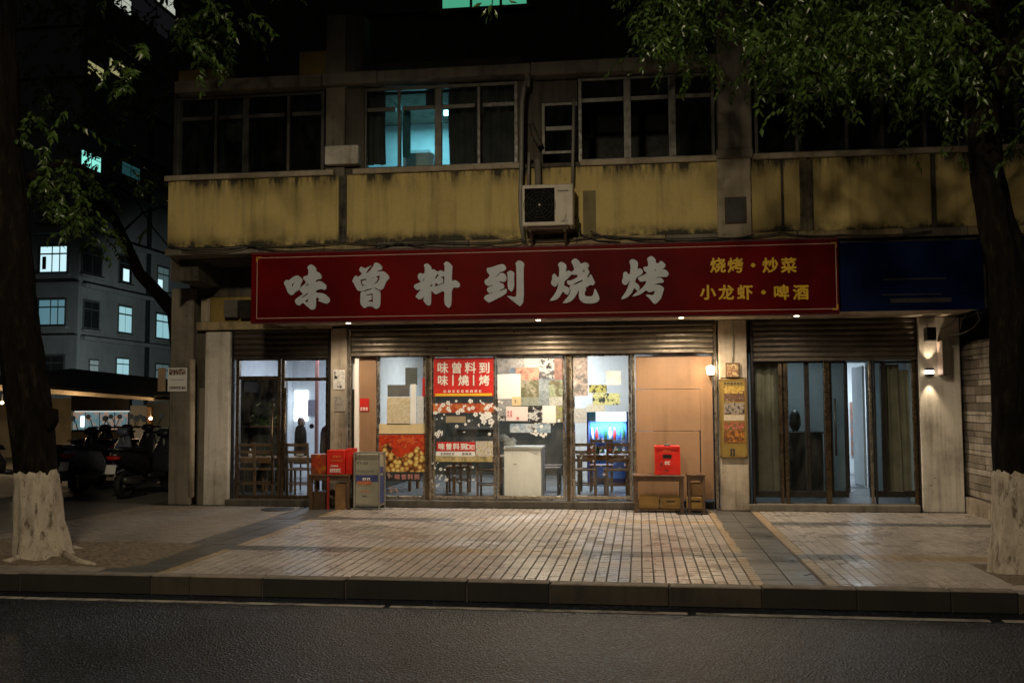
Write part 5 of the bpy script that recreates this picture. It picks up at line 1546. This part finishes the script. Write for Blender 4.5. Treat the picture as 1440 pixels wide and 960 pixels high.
def coat(px0, px1, py0, py1, Y, m, label, head):
    X0, X1, Z0, Z1 = rect(px0, py0, px1, py1, Y)
    cx = (X0+X1)/2; w = (X1-X0)/2
    r = empty('hanging_coat', (cx, Y, Z0), label, 'coat')
    n = 20; secs = []
    mb = MB()
    H = Z1-Z0
    for (t_, ww, dd) in ((0, 1.0, .55), (.25, .97, .5), (.55, .92, .45), (.8, .88, .40), (.93, .72, .34), (1.0, .38, .25)):
        secs.append((t_, ww, dd))
    for (t_, ww, dd) in secs:
        for k in range(n):
            a = 2*math.pi*k/n
            f = 1+.09*math.sin(a*5+1.3)*(1-t_)
            mb.v.append((cx+w*ww*math.cos(a)*f, Y+w*dd*math.sin(a)*f, Z0+H*t_))
    for i in range(len(secs)-1):
        for k in range(n):
            mb.f.append((i*n+k, i*n+(k+1) % n, (i+1)*n+(k+1) % n, (i+1)*n+k))
    mb.f.append(tuple(range(n-1, -1, -1))); mb.f.append(tuple((len(secs)-1)*n+k for k in range(n)))
    mb.build('cloth', m, r, smooth=True)
    if head:
        MB().tube([(cx+.01, Y, Z1-.01), (cx+.01, Y, Z1+.03), (cx, Y, Z1+.08), (cx, Y, Z1+.12)], [.05, .062, .060, .035], 9, .5).build('cap', plain('grey pink cap', (.22, .15, .14), .8), r, smooth=True)
    MB().tube([(cx, Y+.02, FZ-.007), (cx, Y+.02, Z0+.02)], .015, 6).build('stand', M['black'], r)
    return r
coat(413, 432, 597, 652, 1.5, plain('black cloth', (.02, .02, .026), .9), 'long dark coat under a round cap on a stand behind the left door', True)
coat(449, 474, 598, 650, 1.5, plain('maroon cloth', (.035, .02, .03), .9), 'dark maroon coat on a stand at the right edge of the left door', False)
tag(MB().disc((PX(438.5, 599, 2.0), 2.0, zat(438.5, 599, 2.0)), .042, (0, -1, 0), .012, 18).build('wall_fan', M['black']), 'small round dark fan head in the white room of the left shop', 'fan')
# right shop: curtains, dark counter, chair
bx_c = curtain(1063, 510, 1096, 694, .22, M['curtain'], .03)
curtain(1100, 510, 1106, 694, .24, M['curtain'], .02)
curtain(1240, 512, 1268, 692, .22, M['curtain'], .03)
curtain(1262, 520, 1280, 692, .26, M['curtain'], .02)
X0, X1 = PX(1112, 650, 1.2), PX(1158, 650, 1.2)
ctr = empty('dark_counter', ((X0+X1)/2, 1.4, FZ), 'low black counter behind the dark doors of the right shop', 'counter')
bx('body', M['black'], ctr, X0, X1, 1.2, 1.7, FZ-.007, 1.02, .01)
bx('top', M['black'], ctr, X0-.03, X1+.03, 1.17, 1.73, 1.023, 1.05, .006)
tag(MB().tube([(X0+.1, 1.35, 1.05), (X0+.1, 1.35, 1.15), (X0+.1, 1.35, 1.30), (X0+.1, 1.35, 1.38)], [.04, .09, .08, .03], 12).build('kettle', M['black'], None, smooth=True), 'dark rounded kettle shape on the left end of the black counter', 'kettle')
flat('poster', 1196, 565, 1205, 640, 5.95, photo('wall calendar', [(0, (.60, .55, .5)), (.5, (.35, .16, .10)), (.62, (.2, .2, .2))], 6, 61), 'tall picture scroll in the lit room beyond the open doorway', 'poster')
bx('inner_cabinet', plain('dark green cabinet', (.04, .10, .09), .5), B, PX(1205, 600, 5.6), PX(1208.5, 600, 5.6), 5.5, 5.9, FZ, 1.5)
lamp('AREA', 'room_light', ((xe+xf)/2-.3, 1.6, 2.42), 17, (.72, .88, .95), aim=((xe+xf)/2-.3, 1.6, 0), shape=(.6, .3))  # low fill added to brighten the right room behind its glass

# ------------------------------------------------------------------ right end: speaker, blade sign, plank wall
X0, X1, Z0, Z1 = rect(1303, 460, 1316, 479, -.3)
sp = empty('loudspeaker', ((X0+X1)/2, -.25, Z0), 'small black loudspeaker box hung high on the white pillar', 'loudspeaker')
bx('cabinet', M['black'], sp, X0, X1, -.33, -.15, Z0, Z1, .006)
bx('bracket', M['rust'], sp, (X0+X1)/2-.01, (X0+X1)/2+.01, -.149, -.121, Z0+.05, Z1-.05)
X0, X1 = PX(1317.5, 500, -.125), PX(1337, 500, -.36)
Zb, Zt = zat(1328, 527, -.3), zat(1328, 479, -.3)
bl = empty('blade_sign', ((X0+X1)/2, -.25, Zb), 'narrow pale blade sign sticking out of the white pillar', 'sign')
bx('box', M['conc_dark'], bl, X0+.008, X1, -.36, -.125, Zb, Zt, .006)
bx('face', plain('pale pink sign face', (.72, .56, .50), .4), bl, X0, X0+.007, -.355, -.13, Zb+.005, Zt-.005)
pw = empty('plank_wall', (PX(1356, 600, 0)+.1, -1.5, 0), 'side wall of stained planks and boards right of the white pillar', 'wall')
PWX = PX(1357, 600, -.02)
bx('backing', M['conc_dark'], pw, PWX+.03, PWX+.16, -3.6, .22, -.01, 2.30)
rnd = random.Random(5)
pm = [stained('weathered plank %d' % i, c_, (.07, .055, .04), 3, .5, amount=.7) for i, c_ in enumerate(((.36, .32, .26), (.27, .23, .18), (.46, .41, .34), (.19, .16, .125)))]
z = .22
while z < 2.26:
    h = rnd.uniform(.055, .12); y = .2
    while y > -3.5:
        l = rnd.uniform(.5, 1.4)
        bx('plank', pm[rnd.randrange(4)], pw, PWX+rnd.uniform(0, .018), PWX+.029, max(y-l, -3.59)+.006, y-.004, z+.004, min(z+h, 2.29)-.004, .003)
        y -= l
    z += h
bx('footing', M['pillar'], pw, PWX-.05, PWX+.028, -3.59, .1, -.01, .20, .008)
# small orange lamps far behind the right tree
for i, (px, py) in enumerate(((1427, 346), (1438, 367))):
    c = W(px, py, 22)
    d = empty('lantern', c, ('upper' if i == 0 else 'lower')+' of two distant orange lanterns glowing behind the right trunk', 'lantern')
    MB().tube([c+Vector((0, 0, -.22)), c+Vector((0, 0, -.1)), c+Vector((0, 0, .1)), c+Vector((0, 0, .22))], [.06, .15, .15, .06], 10).build('shade', emis('orange lantern', (1.0, .38, .05), 1.6), d, smooth=True)
    MB().tube([c+Vector((0, 0, .22)), c+Vector((0, 0, .9))], .015, 5).build('cord', M['cable'], d)

# ------------------------------------------------------------------ scooters in the yard
def make_scooter(paint, label):
    r = empty('scooter', (0, 0, 0), label, 'scooter', 'scooters parked in the yard')
    b = MB().loft([(-.93, 0, .70, .03, .03), (-.88, 0, .69, .09, .07), (-.72, 0, .66, .14, .12), (-.45, 0, .60, .155, .17), (-.22, 0, .55, .15, .19), (-.12, 0, .47, .13, .15), (-.08, 0, .45, .11, .12)], 14)
    b.loft([(-.10, 0, .34, .15, .05), (.05, 0, .31, .155, .045), (.30, 0, .31, .15, .045), (.40, 0, .36, .12, .06)], 12)
    b.build('body', paint, r, smooth=True)
    sh = MB().loft([(.36, 0, .34, .14, .05), (.42, 0, .50, .20, .05), (.46, 0, .72, .19, .05), (.50, 0, .90, .13, .05), (.52, 0, .97, .06, .03)], 12)
    # upright front shield: a lofted plate
    sh = MB(); n = 12; secs = [(.36, .33, .13, .05), (.42, .50, .20, .06), (.46, .72, .195, .06), (.50, .90, .13, .055), (.515, .98, .07, .04)]
    for (x, z, w, d) in secs:
        for k in range(n):
            a = 2*math.pi*k/n
            sh.v.append((x+d*math.cos(a)*(1 if math.cos(a) > 0 else .5), w*math.sin(a), z))
    for i in range(len(secs)-1):
        for k in range(n): sh.f.append((i*n+k, i*n+(k+1) % n, (i+1)*n+(k+1) % n, (i+1)*n+k))
    sh.f.append(tuple(range(n-1, -1, -1))); sh.f.append(tuple((len(secs)-1)*n+k for k in range(n)))
    sh.build('front_shield', paint, r, smooth=True)
    MB().loft([(-.80, 0, .775, .10, .03), (-.66, 0, .79, .135, .045), (-.40, 0, .765, .145, .05), (-.15, 0, .765, .12, .045), (-.08, 0, .74, .08, .03)], 12).build('seat', M['seat'], r, smooth=True)
    for x in (-.60, .66):
        w = MB().wheel((x, 0, .225), .225, .10, 22).build('wheel', M['tyre'], r, smooth=True)
        h = MB().tube([(x, -.035, .225), (x, .035, .225)], .05, 12)
        for k in range(5):
            a = k*2*math.pi/5
            h.bar((x+.04*math.cos(a), 0, .225+.04*math.sin(a)), (x+.15*math.cos(a), 0, .225+.15*math.sin(a)), .03)
        h.build('rim', M['rim'], w)
    MB().loft([(.46, 0, .45, .05, .03), (.56, 0, .49, .075, .03), (.70, 0, .485, .075, .028), (.86, 0, .42, .06, .02), (.90, 0, .38, .03, .015)], 10).build('front_fender', paint, r, smooth=True)
    MB().loft([(-.92, 0, .38, .03, .012), (-.86, 0, .46, .065, .015), (-.72, 0, .50, .07, .02)], 10).build('rear_fender', M['black'], r, smooth=True)
    MB().tube([(.66, .075, .225), (.50, .075, .62), (.50, -.075, .62), (.66, -.075, .225)], .022, 8).tube([(.49, 0, .6), (.46, 0, 1.02)], .03, 8).build('fork', M['rim'], r, smooth=True)
    MB().tube([(.36, -.33, 1.03), (.43, -.18, 1.04), (.46, 0, 1.02), (.43, .18, 1.04), (.36, .33, 1.03)], .018, 8).build('handlebar', M['black'], r, smooth=True)
    MB().loft([(.38, 0, 1.01, .10, .05), (.46, 0, 1.03, .14, .07), (.54, 0, 1.02, .10, .055), (.57, 0, 1.0, .05, .03)], 10).build('headlight_cowl', paint, r, smooth=True)
    for sy in (-1, 1):
        m = MB().tube([(.40, sy*.24, 1.04), (.42, sy*.30, 1.18), (.40, sy*.34, 1.24)], .008, 6).build('mirror', M['black'], r)
        MB().disc((.392, sy*.34, 1.26), .05, (-1, 0, .1), .02, 14).build('mirror_glass', M['mirror'], m)
    MB().loft([(-.955, 0, .665, .06, .025), (-.92, 0, .665, .12, .035), (-.86, 0, .66, .135, .035)], 10).build('tail_light', M['taillight'], r, smooth=True)
    MB().ngon_prism([(-.965, -.09, .42), (-.965, .09, .42), (-.93, .09, .56), (-.93, -.09, .56)], (-.008, 0, -.002)).build('number_plate', M['paper'], r)
    MB().tube([(-.60, .14, .86-.06), (-.85, .13, .80), (-.93, 0, .81), (-.85, -.13, .80), (-.60, -.14, .86-.06)], .014, 8).build('grab_rail', M['rim'], r, smooth=True)
    MB().tube([(-.25, -.13, .26), (-.55, -.16, .26), (-.85, -.17, .33)], [.025, .05, .045], 10).build('exhaust', M['rim'], r, smooth=True)
    MB().bar((-.15, .06, .30), (-.22, .20, .01), .02).build('side_stand', M['rim'], r)
    MB().box(-.75, -.25, -.11, -.06, .18, .36).build('engine', M['rim'], r, .02)
    return r
def place_scooter(o, px, py, rz, Z=0.0):
    c = G(px, py, Z); put(o, c.x, c.y, Z, rz); return o
sc1 = make_scooter(M['paint_black'], 'black scooter nearest the dark corner column, its red tail light towards the street')
place_scooter(sc1, 206, 696, R(84))
def recolour(o, paint, label):
    c = copy_tree(o); c['label'] = label
    for ch in c.children:
        if ch.data and ch.data.materials and ch.data.materials[0] == M['paint_black']:
            ch.data = ch.data.copy(); ch.data.materials[0] = paint
    return c
place_scooter(recolour(sc1, M['paint_blue'], 'silver blue scooter with white number plate left of the nearest black scooter'), 146, 690, R(80))
place_scooter(recolour(sc1, M['paint_black'], 'dark scooter just right of the whitewashed left trunk'), 104, 688, R(86))
place_scooter(recolour(sc1, M['paint_grey'], 'grey scooter in the back row behind the silver blue scooter'), 132, 672, R(95))
place_scooter(recolour(sc1, M['paint_black'], 'dark scooter in the back row in front of the shed window'), 160, 671, R(88))
place_scooter(recolour(sc1, M['paint_grey'], 'grey scooter at the far left edge behind the whitewashed trunk'), 8, 688, R(70))
place_scooter(recolour(sc1, M['paint_black'], 'black scooter in the back row nearest the bluish shed door'), 192, 670, R(92))

# ------------------------------------------------------------------ shed behind the scooters
shed = empty('yard_shed', W(110, 600, 12), 'low open shed with a lit eave and shop window behind the scooters', 'shed')
YSH = 12.0
def srect(name, m, x0, y0, x1, y1, Y, d, par=None, zfloor=False):
    X0, X1, Z0, Z1 = rect(x0, y0, x1, y1, Y)
    return bx(name, m, par or shed, X0, X1, Y, Y+d, 0 if zfloor else Z0, Z1, .004)
shw = plain('shed cream wall', (.36, .30, .20), .8, var=.3, scale=2)
srect('wall', shw, -60, 560, 100, 650, YSH, .15, zfloor=True)
srect('wall', plain('shed dark boarding', (.075, .06, .04), .7), 100, 606, 182, 650, YSH-.05, .15, zfloor=True)
srect('wall', M['room_white'], 182.5, 570, 206, 650, YSH, .15, zfloor=True)
srect('wall', M['frame_dark'], 100, 556, 182, 577, YSH, .15)
srect('wall', M['room_blue'], 206, 565, 260, 650, YSH+.2, .15, zfloor=True)
f = srect('window', M['frame_dark'], 100, 577, 181, 606, YSH+.10, .04)
for i, (a, b) in enumerate(((102, 119), (120.5, 139), (140.5, 160), (161.5, 179.5))):
    X0, X1, Z0, Z1 = rect(a, 579, b, 604, YSH+.09)
    bx('pane', photo('shed window goods', [(0, (.05, .09, .11)), (.45, (.10, .19, .22)), (.6, (.30, .16, .10))], 3, i+70, glow=.9), f, X0, X1, YSH+.085, YSH+.099, Z0, Z1)
X0, X1, Z0, Z1 = rect(112, 585, 117, 600, YSH)
bx('tube_lamp', emis('shed lamp', (.75, .95, 1.0), 2.2), shed, X0, X1, YSH+.04, YSH+.06, Z0, Z1)
X0, X1, Z0, Z1 = rect(104, 577.5, 181, 579, YSH)
bx('tube_lamp', emis('shed tube', (.85, .92, .88), .55), shed, X0, X1, YSH+.02, YSH+.05, Z0, Z1)
srect('post', M['wood'], 206, 572, 212, 650, YSH-2.6, .12, zfloor=True)
srect('door', plain('pale blue door', (.26, .36, .42), .5), 219, 600, 236, 648, YSH+.12, .06, zfloor=True)
a0, a1, b0_, b1_ = W(-60, 545, 8.6), W(216, 563, 8.6), W(-60, 536, 8.6), W(216, 559, 8.6)
shed_f = plain('shed fascia', (.36, .28, .19), .6)
MB().ngon_prism([a0, a1, b1_, b0_], (0, .06, 0)).build('fascia', shed_f, shed)
MB().ngon_prism([b0_+Vector((0, .07, 0)), b1_+Vector((0, .07, 0)), b1_+Vector((0, 5, .30)), b0_+Vector((0, 5, .45))], (0, 0, .06)).build('roof', M['conc_dark'], shed)
MB().ngon_prism([a0+Vector((0, .065, 0)), a1+Vector((0, .065, 0)), a1+Vector((0, 3.6, .0)), a0+Vector((0, 3.6, 0))], (0, 0, .03)).build('ceiling', shw, shed)
for i, (px, py) in enumerate(((212, 588), (3, 566))):
    c = W(px, py, 8.3)
    d = empty('shed_lamp', c, 'small warm bulb under the shed eave ' + ('by the wooden post' if i == 0 else 'left of the left trunk'), 'lamp')
    MB().tube([c+Vector((0, 0, -.04)), c+Vector((0, 0, 0)), c+Vector((0, 0, .04))], [.02, .045, .02], 10).build('bulb', emis('shed bulb', (1.0, .66, .32), 9), d, smooth=True)
    MB().tube([c+Vector((0, 0, .04)), c+Vector((0, 0, .22))], .008, 5).build('cord', M['cable'], d)
    lamp('POINT', 'shed_eave_light', c+Vector((0, -.12, 0)), 30, (1.0, .68, .36), size=.06)
c = W(90, 570, 8.2)
lamp('POINT', 'shed_eave_light', c, 26, (1.0, .70, .38), size=.06)  # extra point light without a bulb, added to brighten the fascia

# ------------------------------------------------------------------ far apartment building
YF = 38.0
fb = empty('far_building', W(60, 600, YF), 'grey apartment building with scattered lit windows far behind the scooters', 'building')
XF = PX(109, 450, YF)
def WX(px, py, X):
    d = FW*FPX + RT*(px-720.0) + UP*(480.0-py)
    return CAM + d*((X-CAM.x)/d.x)
bx('front_wall', M['far_wall'], fb, XF-14, XF, YF, YF+.3, 0, 27)
bx('side_wall', M['far_wall'], fb, XF-.3, XF, YF+.302, YF+26, 0, 27)
st_h = (W(76, 347, YF).z - W(76, 421, YF).z)
z0 = W(76, 400, YF).z
for k in range(-2, 6):
    z = z0+k*st_h
    if z > .5:
        bx('ledge', M['far_wall'], fb, XF-14, XF+.2, YF-.25, YF-.002, z-.12, z+.12, .02)
        bx('ledge', M['far_wall'], fb, XF+.002, XF+.35, YF+.3, YF+26, z-.14, z+.10, .02)
cy = (.55, .92, 1.0)
E_ = {'b': emis('bright window', (.62, .93, 1.0), .95), 'c': emis('cyan window', (.40, .85, .95), .5), 't': emis('teal window', (.05, .24, .32), .5),
      'y': emis('yellow window', (.75, .72, .32), .38), 'w': emis('white window', (.80, .85, .72), .5), 'g': emis('green window', (.30, .95, .80), .9), 'd': M['far_dark'], 'u': emis('dim window', (.02, .10, .11), .35)}
def far_window(x0, y0, x1, y1, kind, side, bars=(.5,), cross=(.7,)):
    if side:
        ym, xm = (y0+y1)/2, (x0+x1)/2
        ya, yb = WX(x0, ym, XF).y, WX(x1, ym, XF).y
        za, zb = WX(xm, y1, XF).z, WX(xm, y0, XF).z
        P = lambda u, v, o_: (XF+o_, ya+(yb-ya)*u, za+(zb-za)*v)
    else:
        xa_, xb_, za, zb = rect(x0, y0, x1, y1, YF)
        P = lambda u, v, o_: (xa_+(xb_-xa_)*u, YF-o_, za+(zb-za)*v)
    def slab(u0, u1, v0, v1, o0, o1):
        n = MB()
        A = [P(u0, v0, o0), P(u1, v0, o0), P(u1, v1, o0), P(u0, v1, o0)]
        Bq = [P(u0, v0, o1), P(u1, v0, o1), P(u1, v1, o1), P(u0, v1, o1)]
        n.v = A+Bq
        n.f = [(0, 1, 2, 3), (4, 5, 6, 7), (0, 1, 5, 4), (1, 2, 6, 5), (2, 3, 7, 6), (3, 0, 4, 7)]
        return n
    fr = slab(-.05, 1.05, -.05, 1.05, .002, .05).build('window', M['far_frame'], fb)
    us = [0]+list(bars)+[1]; vs = [0]+list(cross)+[1]
    for i in range(len(us)-1):
        for j in range(len(vs)-1):
            k2 = kind
            if kind == 'b' and not side and i == 0 and j == 0: k2 = 'b'
            slab(us[i]+.025, us[i+1]-.025, vs[j]+.03, vs[j+1]-.03, .051, .07).build('pane', E_[k2], fr)
    slab(-.12, 1.12, -.14, -.06, .002, .25).build('sill', M['far_wall'], fr)
    if kind == 'b' and not side: slab(.10, .24, .12, .60, .071, .09).build('hanging_cloth', M['black'], fr)
far_window(57, 346, 95, 383, 'b', False, (.45, .73))
far_window(55, 421, 92, 457, 't', False, (.45, .73))
far_window(56, 500, 90, 534, 'd', False, (.5,))
far_window(57, 272, 95, 309, 'd', False, (.5,))
for a in ((115, 346, 142, 386, 'd'), (117, 424, 138, 462, 'd'), (125, 506, 137, 531, 'u'), (167, 360, 184, 398, 'd'), (166, 431, 184, 468, 'c'), (219, 442, 237, 476, 'c'), (221, 376, 236, 410, 'u'), (163, 504, 180, 530, 'c'), (218, 512, 236, 540, 'u'),
          (113, 216, 141, 238, 'g'), (170, 232, 196, 250, 'u'), (122, 91, 145, 111, 'y'), (152, 89, 184, 111, 'y'), (155, -8, 184, 15, 'w'), (219, -8, 246, 14, 'w'), (115, 270, 142, 306, 'd')):
    far_window(*a, True)
for px, py, s_ in ((176, 387, .35), (224, 400, .3)):
    q = WX(px, py, XF); bx('lit_gap', E_['b'], fb, XF+.071, XF+.08, q.y-s_, q.y+s_, q.z-s_*1.1, q.z+s_*1.1)
lamp('SPOT', 'yard_spill_fill', (XF+13, 31, 1.6), 2600, (.84, .96, .94), aim=(XF, 43, 3.2), size=.6, spot=62, blend=.6)  # unseen spot added to stand in for light spilling onto the far walls
# drain pipe on the far wall
q0 = WX(203, 540, XF); q1 = WX(203, 300, XF)
MB().tube([(XF+.15, q0.y, 0), (XF+.15, q0.y, 22)], .16, 6).build('drain_pipe', M['far_dark'], fb)

# ------------------------------------------------------------------ trees
def trunk(name, pts, Y, zp, label, root):
    """pts: (photo x, photo y, photo width) from the ground up"""
    P, Rr = [], []
    for (px, py, w) in pts:
        a, b = W(px-w/2, py, Y), W(px+w/2, py, Y)
        P.append((a+b)/2); Rr.append((b-a).length/2)
    # resample
    Q, QR = [], []
    for i in range(len(P)-1):
        k = max(2, int((P[i+1]-P[i]).length/.07))
        for j in range(k):
            t_ = j/k
            Q.append(P[i].lerp(P[i+1], t_)); QR.append(Rr[i]+(Rr[i+1]-Rr[i])*t_)
    Q.append(P[-1]); QR.append(Rr[-1])
    if zp is None:
        MB().tube(Q, QR, 20, .22, 7.0).build('trunk', M['bark'], root, smooth=True)
        return Q
    k = min(range(len(Q)), key=lambda i: abs(Q[i].z-zp))
    MB().tube(Q[k-2:], [q_*.985 for q_ in QR[k-2:]], 40, .22, 3.0).build('trunk', M['bark'], root, smooth=True)
    wb = MB().tube(Q[:k+1], QR[:k+1], 40, .22, 3.0)
    for i in range(len(wb.v)-40, len(wb.v)):
        x_, y_, z_ = wb.v[i]
        wb.v[i] = (x_, y_, z_+.035*mnoise.noise(Vector((x_*14, y_*14, 1.0)))-.012*((i*7) % 3))
    wb.build('whitewashed_base', M['wash'], root, smooth=True)
    return Q
def limb(root, pts, r0, r1, Y=None, name='branch'):
    P = [W(*p_) if len(p_) == 3 else W(*p_, Y) for p_ in pts]
    Q = []
    for i in range(len(P)-1):
        for j in range(4): Q.append(P[i].lerp(P[i+1], j/4))
    Q.append(P[-1])
    n = len(Q)
    return MB().tube(Q, [r0+(r1-r0)*i/(n-1) for i in range(n)], 10, .2, 5.0).build(name, M['bark'], root, smooth=True)
class Leaves:
    def __init__(self, seed): self.mb = MB(); self.r = random.Random(seed)
    def leaf(self, p_, d, L, wd):
        r = self.r
        d = d.normalized()
        s = d.cross(Vector((r.uniform(-1, 1), r.uniform(-1, 1), r.uniform(-.3, 1)))).normalized()
        nrm = d.cross(s)
        m1 = p_+d*L*.42+nrm*L*.05
        e = p_+d*L-nrm*L*.10
        n = len(self.mb.v)
        self.mb.v += [tuple(p_), tuple(m1+s*wd), tuple(m1+nrm*L*.06), tuple(m1-s*wd), tuple(e)]
        self.mb.f += [(n, n+1, n+2), (n, n+2, n+3), (n+1, n+4, n+2), (n+2, n+4, n+3)]
    def twig(self, p_, d, L, n, ls, droop=.6):
        """a drooping spray of leaves"""
        r = self.r
        q = p_.copy(); dd = d.normalized()
        for i in range(n):
            q = q+dd*(L/n)
            dd = (dd+Vector((r.uniform(-.12, .12), r.uniform(-.12, .12), -droop/n*2))).normalized()
            for s in (-1, 1):
                side = dd.cross(Vector((0, 0, 1)))
                if side.length < .05: side = Vector((1, 0, 0))
                ld = dd*.5+side.normalized()*s*r.uniform(.3, .9)+Vector((r.uniform(-.3, .3), r.uniform(-.3, .3), r.uniform(-.9, .0)))
                self.leaf(q, ld, ls*r.uniform(.7, 1.25), ls*r.uniform(.16, .24))
# right tree
RT_ = empty('street_tree', G(1436, 803), 'big street tree with whitewashed foot at the right edge, leaves hanging over the facade', 'tree')
YRT = RT_.location.y
trunk('trunk', [(1444, 812, 118), (1440, 790, 96), (1436, 745, 80), (1432, 660, 68), (1430, 540, 66), (1427, 440, 62), (1416, 370, 55), (1400, 311, 50), (1389, 250, 48), (1386, 190, 46), (1384, 120, 48), (1380, 40, 46), (1372, -80, 44), (1360, -240, 40)], YRT, .925, '', RT_)
limb(RT_, [(1384, 90, YRT), (1330, -20, YRT+.3), (1240, -90, YRT+.8), (1120, -150, YRT+1.2)], .13, .05)
limb(RT_, [(1388, 150, YRT), (1440, 60, YRT-.4), (1500, -30, YRT-.8)], .10, .05)
limb(RT_, [(1300, -40, YRT+.6), (1150, -30, YRT+1.4), (1000, -60, YRT+1.9)], .06, .02)
L_ = Leaves(4)
r = L_.r
def spray_region(L, boxes, Ya, Yb, ls):
    for (x0, y0, x1, y1, n) in boxes:
        for i in range(n):
            Y = r.uniform(Ya, Yb)
            p_ = W(r.uniform(x0, x1), r.uniform(y0, y1), Y)
            a = r.uniform(0, 6.28)
            L.twig(p_, Vector((math.cos(a), math.sin(a), r.uniform(-.5, .25))), r.uniform(.25, .5), r.randint(5, 8), ls, r.uniform(.5, 1.1))
spray_region(L_, [(890, -120, 1460, -10, 230), (900, -10, 1040, 40, 84), (895, 10, 965, 85, 28), (945, 30, 1000, 100, 22), (1060, -10, 1240, 70, 190), (1050, 60, 1140, 110, 50), (1130, 40, 1250, 120, 90), (1100, 110, 1135, 165, 10),
                  (1240, -10, 1370, 60, 120), (1290, 50, 1370, 125, 56), (1270, 120, 1330, 170, 12), (1390, -10, 1470, 70, 36), (1395, 70, 1460, 190, 34), (1405, 190, 1450, 225, 4), (1180, 95, 1230, 135, 5)], YRT-1.0, YRT+3.0, .088)
for (px, py, Y) in ((1285, 225, YRT+.2), (1320, 205, YRT+.2), (1345, 220, YRT), (1340, 232, YRT), (1422, 235, YRT-.3)):
    L_.twig(W(px, py-14, Y), Vector((r.uniform(-1, 1), 0, -.3)), .16, 3, .09)
tag(L_.mb.build('foliage', M['leaf'], RT_), kind='stuff')
for (px, py, dx) in ((1342, 98, .02), (1384, 92, -.03), (1398, 104, .03), (1423, 92, .05), (1372, 108, -.06), (1350, 80, .0)):
    q = Leaves(int(px)); q.leaf(W(px, py, YRT-.9), Vector((dx, -.02, -.13)), .15, .026); q.mb.build('leaf', M['leaf'], RT_)
# left tree
LT = empty('street_tree', G(62, 784), 'big street tree with whitewashed foot at the left edge, trunk leaning out of the picture', 'tree')
YLT = LT.location.y
trunk('trunk', [(61, 792, 84), (60, 780, 70), (55, 736, 58), (50, 661, 53), (47, 620, 52), (43, 575, 52), (36, 533, 51), (27, 470, 52), (20, 420, 54), (10, 347, 58), (-2, 250, 60), (-12, 160, 62), (-18, 60, 62), (-24, -80, 70), (-20, -260, 60)], YLT, .86, '', LT)
MB().tube([W(64, 608, YLT), W(72, 590, YLT-.02), W(76, 575, YLT-.02)], [.06, .075, .045], 10, .2).build('knot', M['bark'], LT, smooth=True)
limb(LT, [(-15, 0, YLT+.1), (60, -60, YLT+1.0), (200, -90, YLT+2.0), (330, -70, YLT+2.8)], .08, .03)
limb(LT, [(40, 250, YLT+.2), (90, 225, YLT+.7), (120, 235, YLT+1.0)], .05, .015)
for sd, pts in enumerate(([(95, 775), (120, 778), (150, 776), (172, 772)], [(90, 785), (110, 792), (135, 795)], [(35, 788), (15, 792), (0, 790)])):
    P = [G(a, b) for a, b in pts]
    for i, q in enumerate(P): q.z = .045-.022*i
    MB().tube(P, [.04-.010*i for i in range(len(P))], 8, .5, sd).build('root', M['wash'], LT, smooth=True)
L2 = Leaves(7); r = L2.r
spray_region(L2, [(-40, -120, 420, -20, 60), (240, -20, 345, 50, 24), (255, 45, 330, 80, 12), (60, 215, 115, 250, 9), (55, 240, 120, 300, 22), (90, 290, 140, 330, 11), (0, 120, 110, 260, 16), (150, 60, 200, 140, 6)], YLT-.2, YLT+2.6, .11)
spray_region(L2, [(60, -30, 350, 60, 90), (90, 40, 260, 150, 60), (0, -20, 130, 210, 70), (120, 140, 230, 330, 26)], YLT+4.5, YLT+8.0, .12)
tag(L2.mb.build('foliage', M['leaf'], LT), kind='stuff')
# single sprig hanging at the top centre
sp_ = empty('leaf_sprig', W(690, 0, -6.0), 'lone bright green leaf sprig hanging at the top edge in front of the green window', 'branch')
for i, (px, py, dx, dz) in enumerate(((690, 6, -.02, -.13), (684, 12, -.05, -.10), (696, 14, .03, -.12), (678, 4, -.10, -.06), (702, 5, .10, -.05), (690, 20, .0, -.12), (686, 22, -.03, -.12), (715, 0, .10, -.06))):
    q = Leaves(40+i); q.leaf(W(px, py, -6.0), Vector((dx, -.02, dz)), .10, .017); q.mb.build('leaf', M['leaf'], sp_)
MB().tube([W(702, -60, -6.0), W(694, -10, -6.0), W(690, 24, -6.0)], .005, 6).build('stem', M['bark'], sp_)
# bare leaning tree behind the corner column
BT = empty('bare_tree', G(246, 690), 'dark bare tree behind the corner column, limb leaning up to the left', 'tree')
YBT = 2.2
limb(BT, [(262, 620, YBT), (255, 520, YBT), (246, 440, YBT), (225, 415, YBT), (196, 385, YBT), (178, 345, YBT), (160, 305, YBT), (135, 280, YBT), (105, 262, YBT)], .16, .06, name='trunk')
MB().tube([Vector((W(262, 620, YBT).x, YBT, 0)), W(262, 615, YBT)], [.2, .16], 10, .2).build('trunk_foot', M['bark'], BT, smooth=True)
limb(BT, [(178, 345, YBT), (168, 330, YBT), (200, 300, YBT), (232, 290, YBT)], .03, .012)
limb(BT, [(135, 280, YBT), (165, 262, YBT), (190, 280, YBT+.2), (215, 320, YBT+.2), (240, 350, YBT)], .022, .01)
L3 = Leaves(12); r = L3.r
spray_region(L3, [(115, 85, 190, 112, 9), (150, 0, 240, 20, 7), (170, 225, 200, 250, 4), (115, 210, 142, 225, 3), (120, 330, 150, 350, 4), (165, 60, 215, 130, 8), (110, 160, 140, 210, 5)], YBT-.4, YBT+.6, .12)
tag(L3.mb.build('foliage', M['leaf'], BT), kind='stuff')
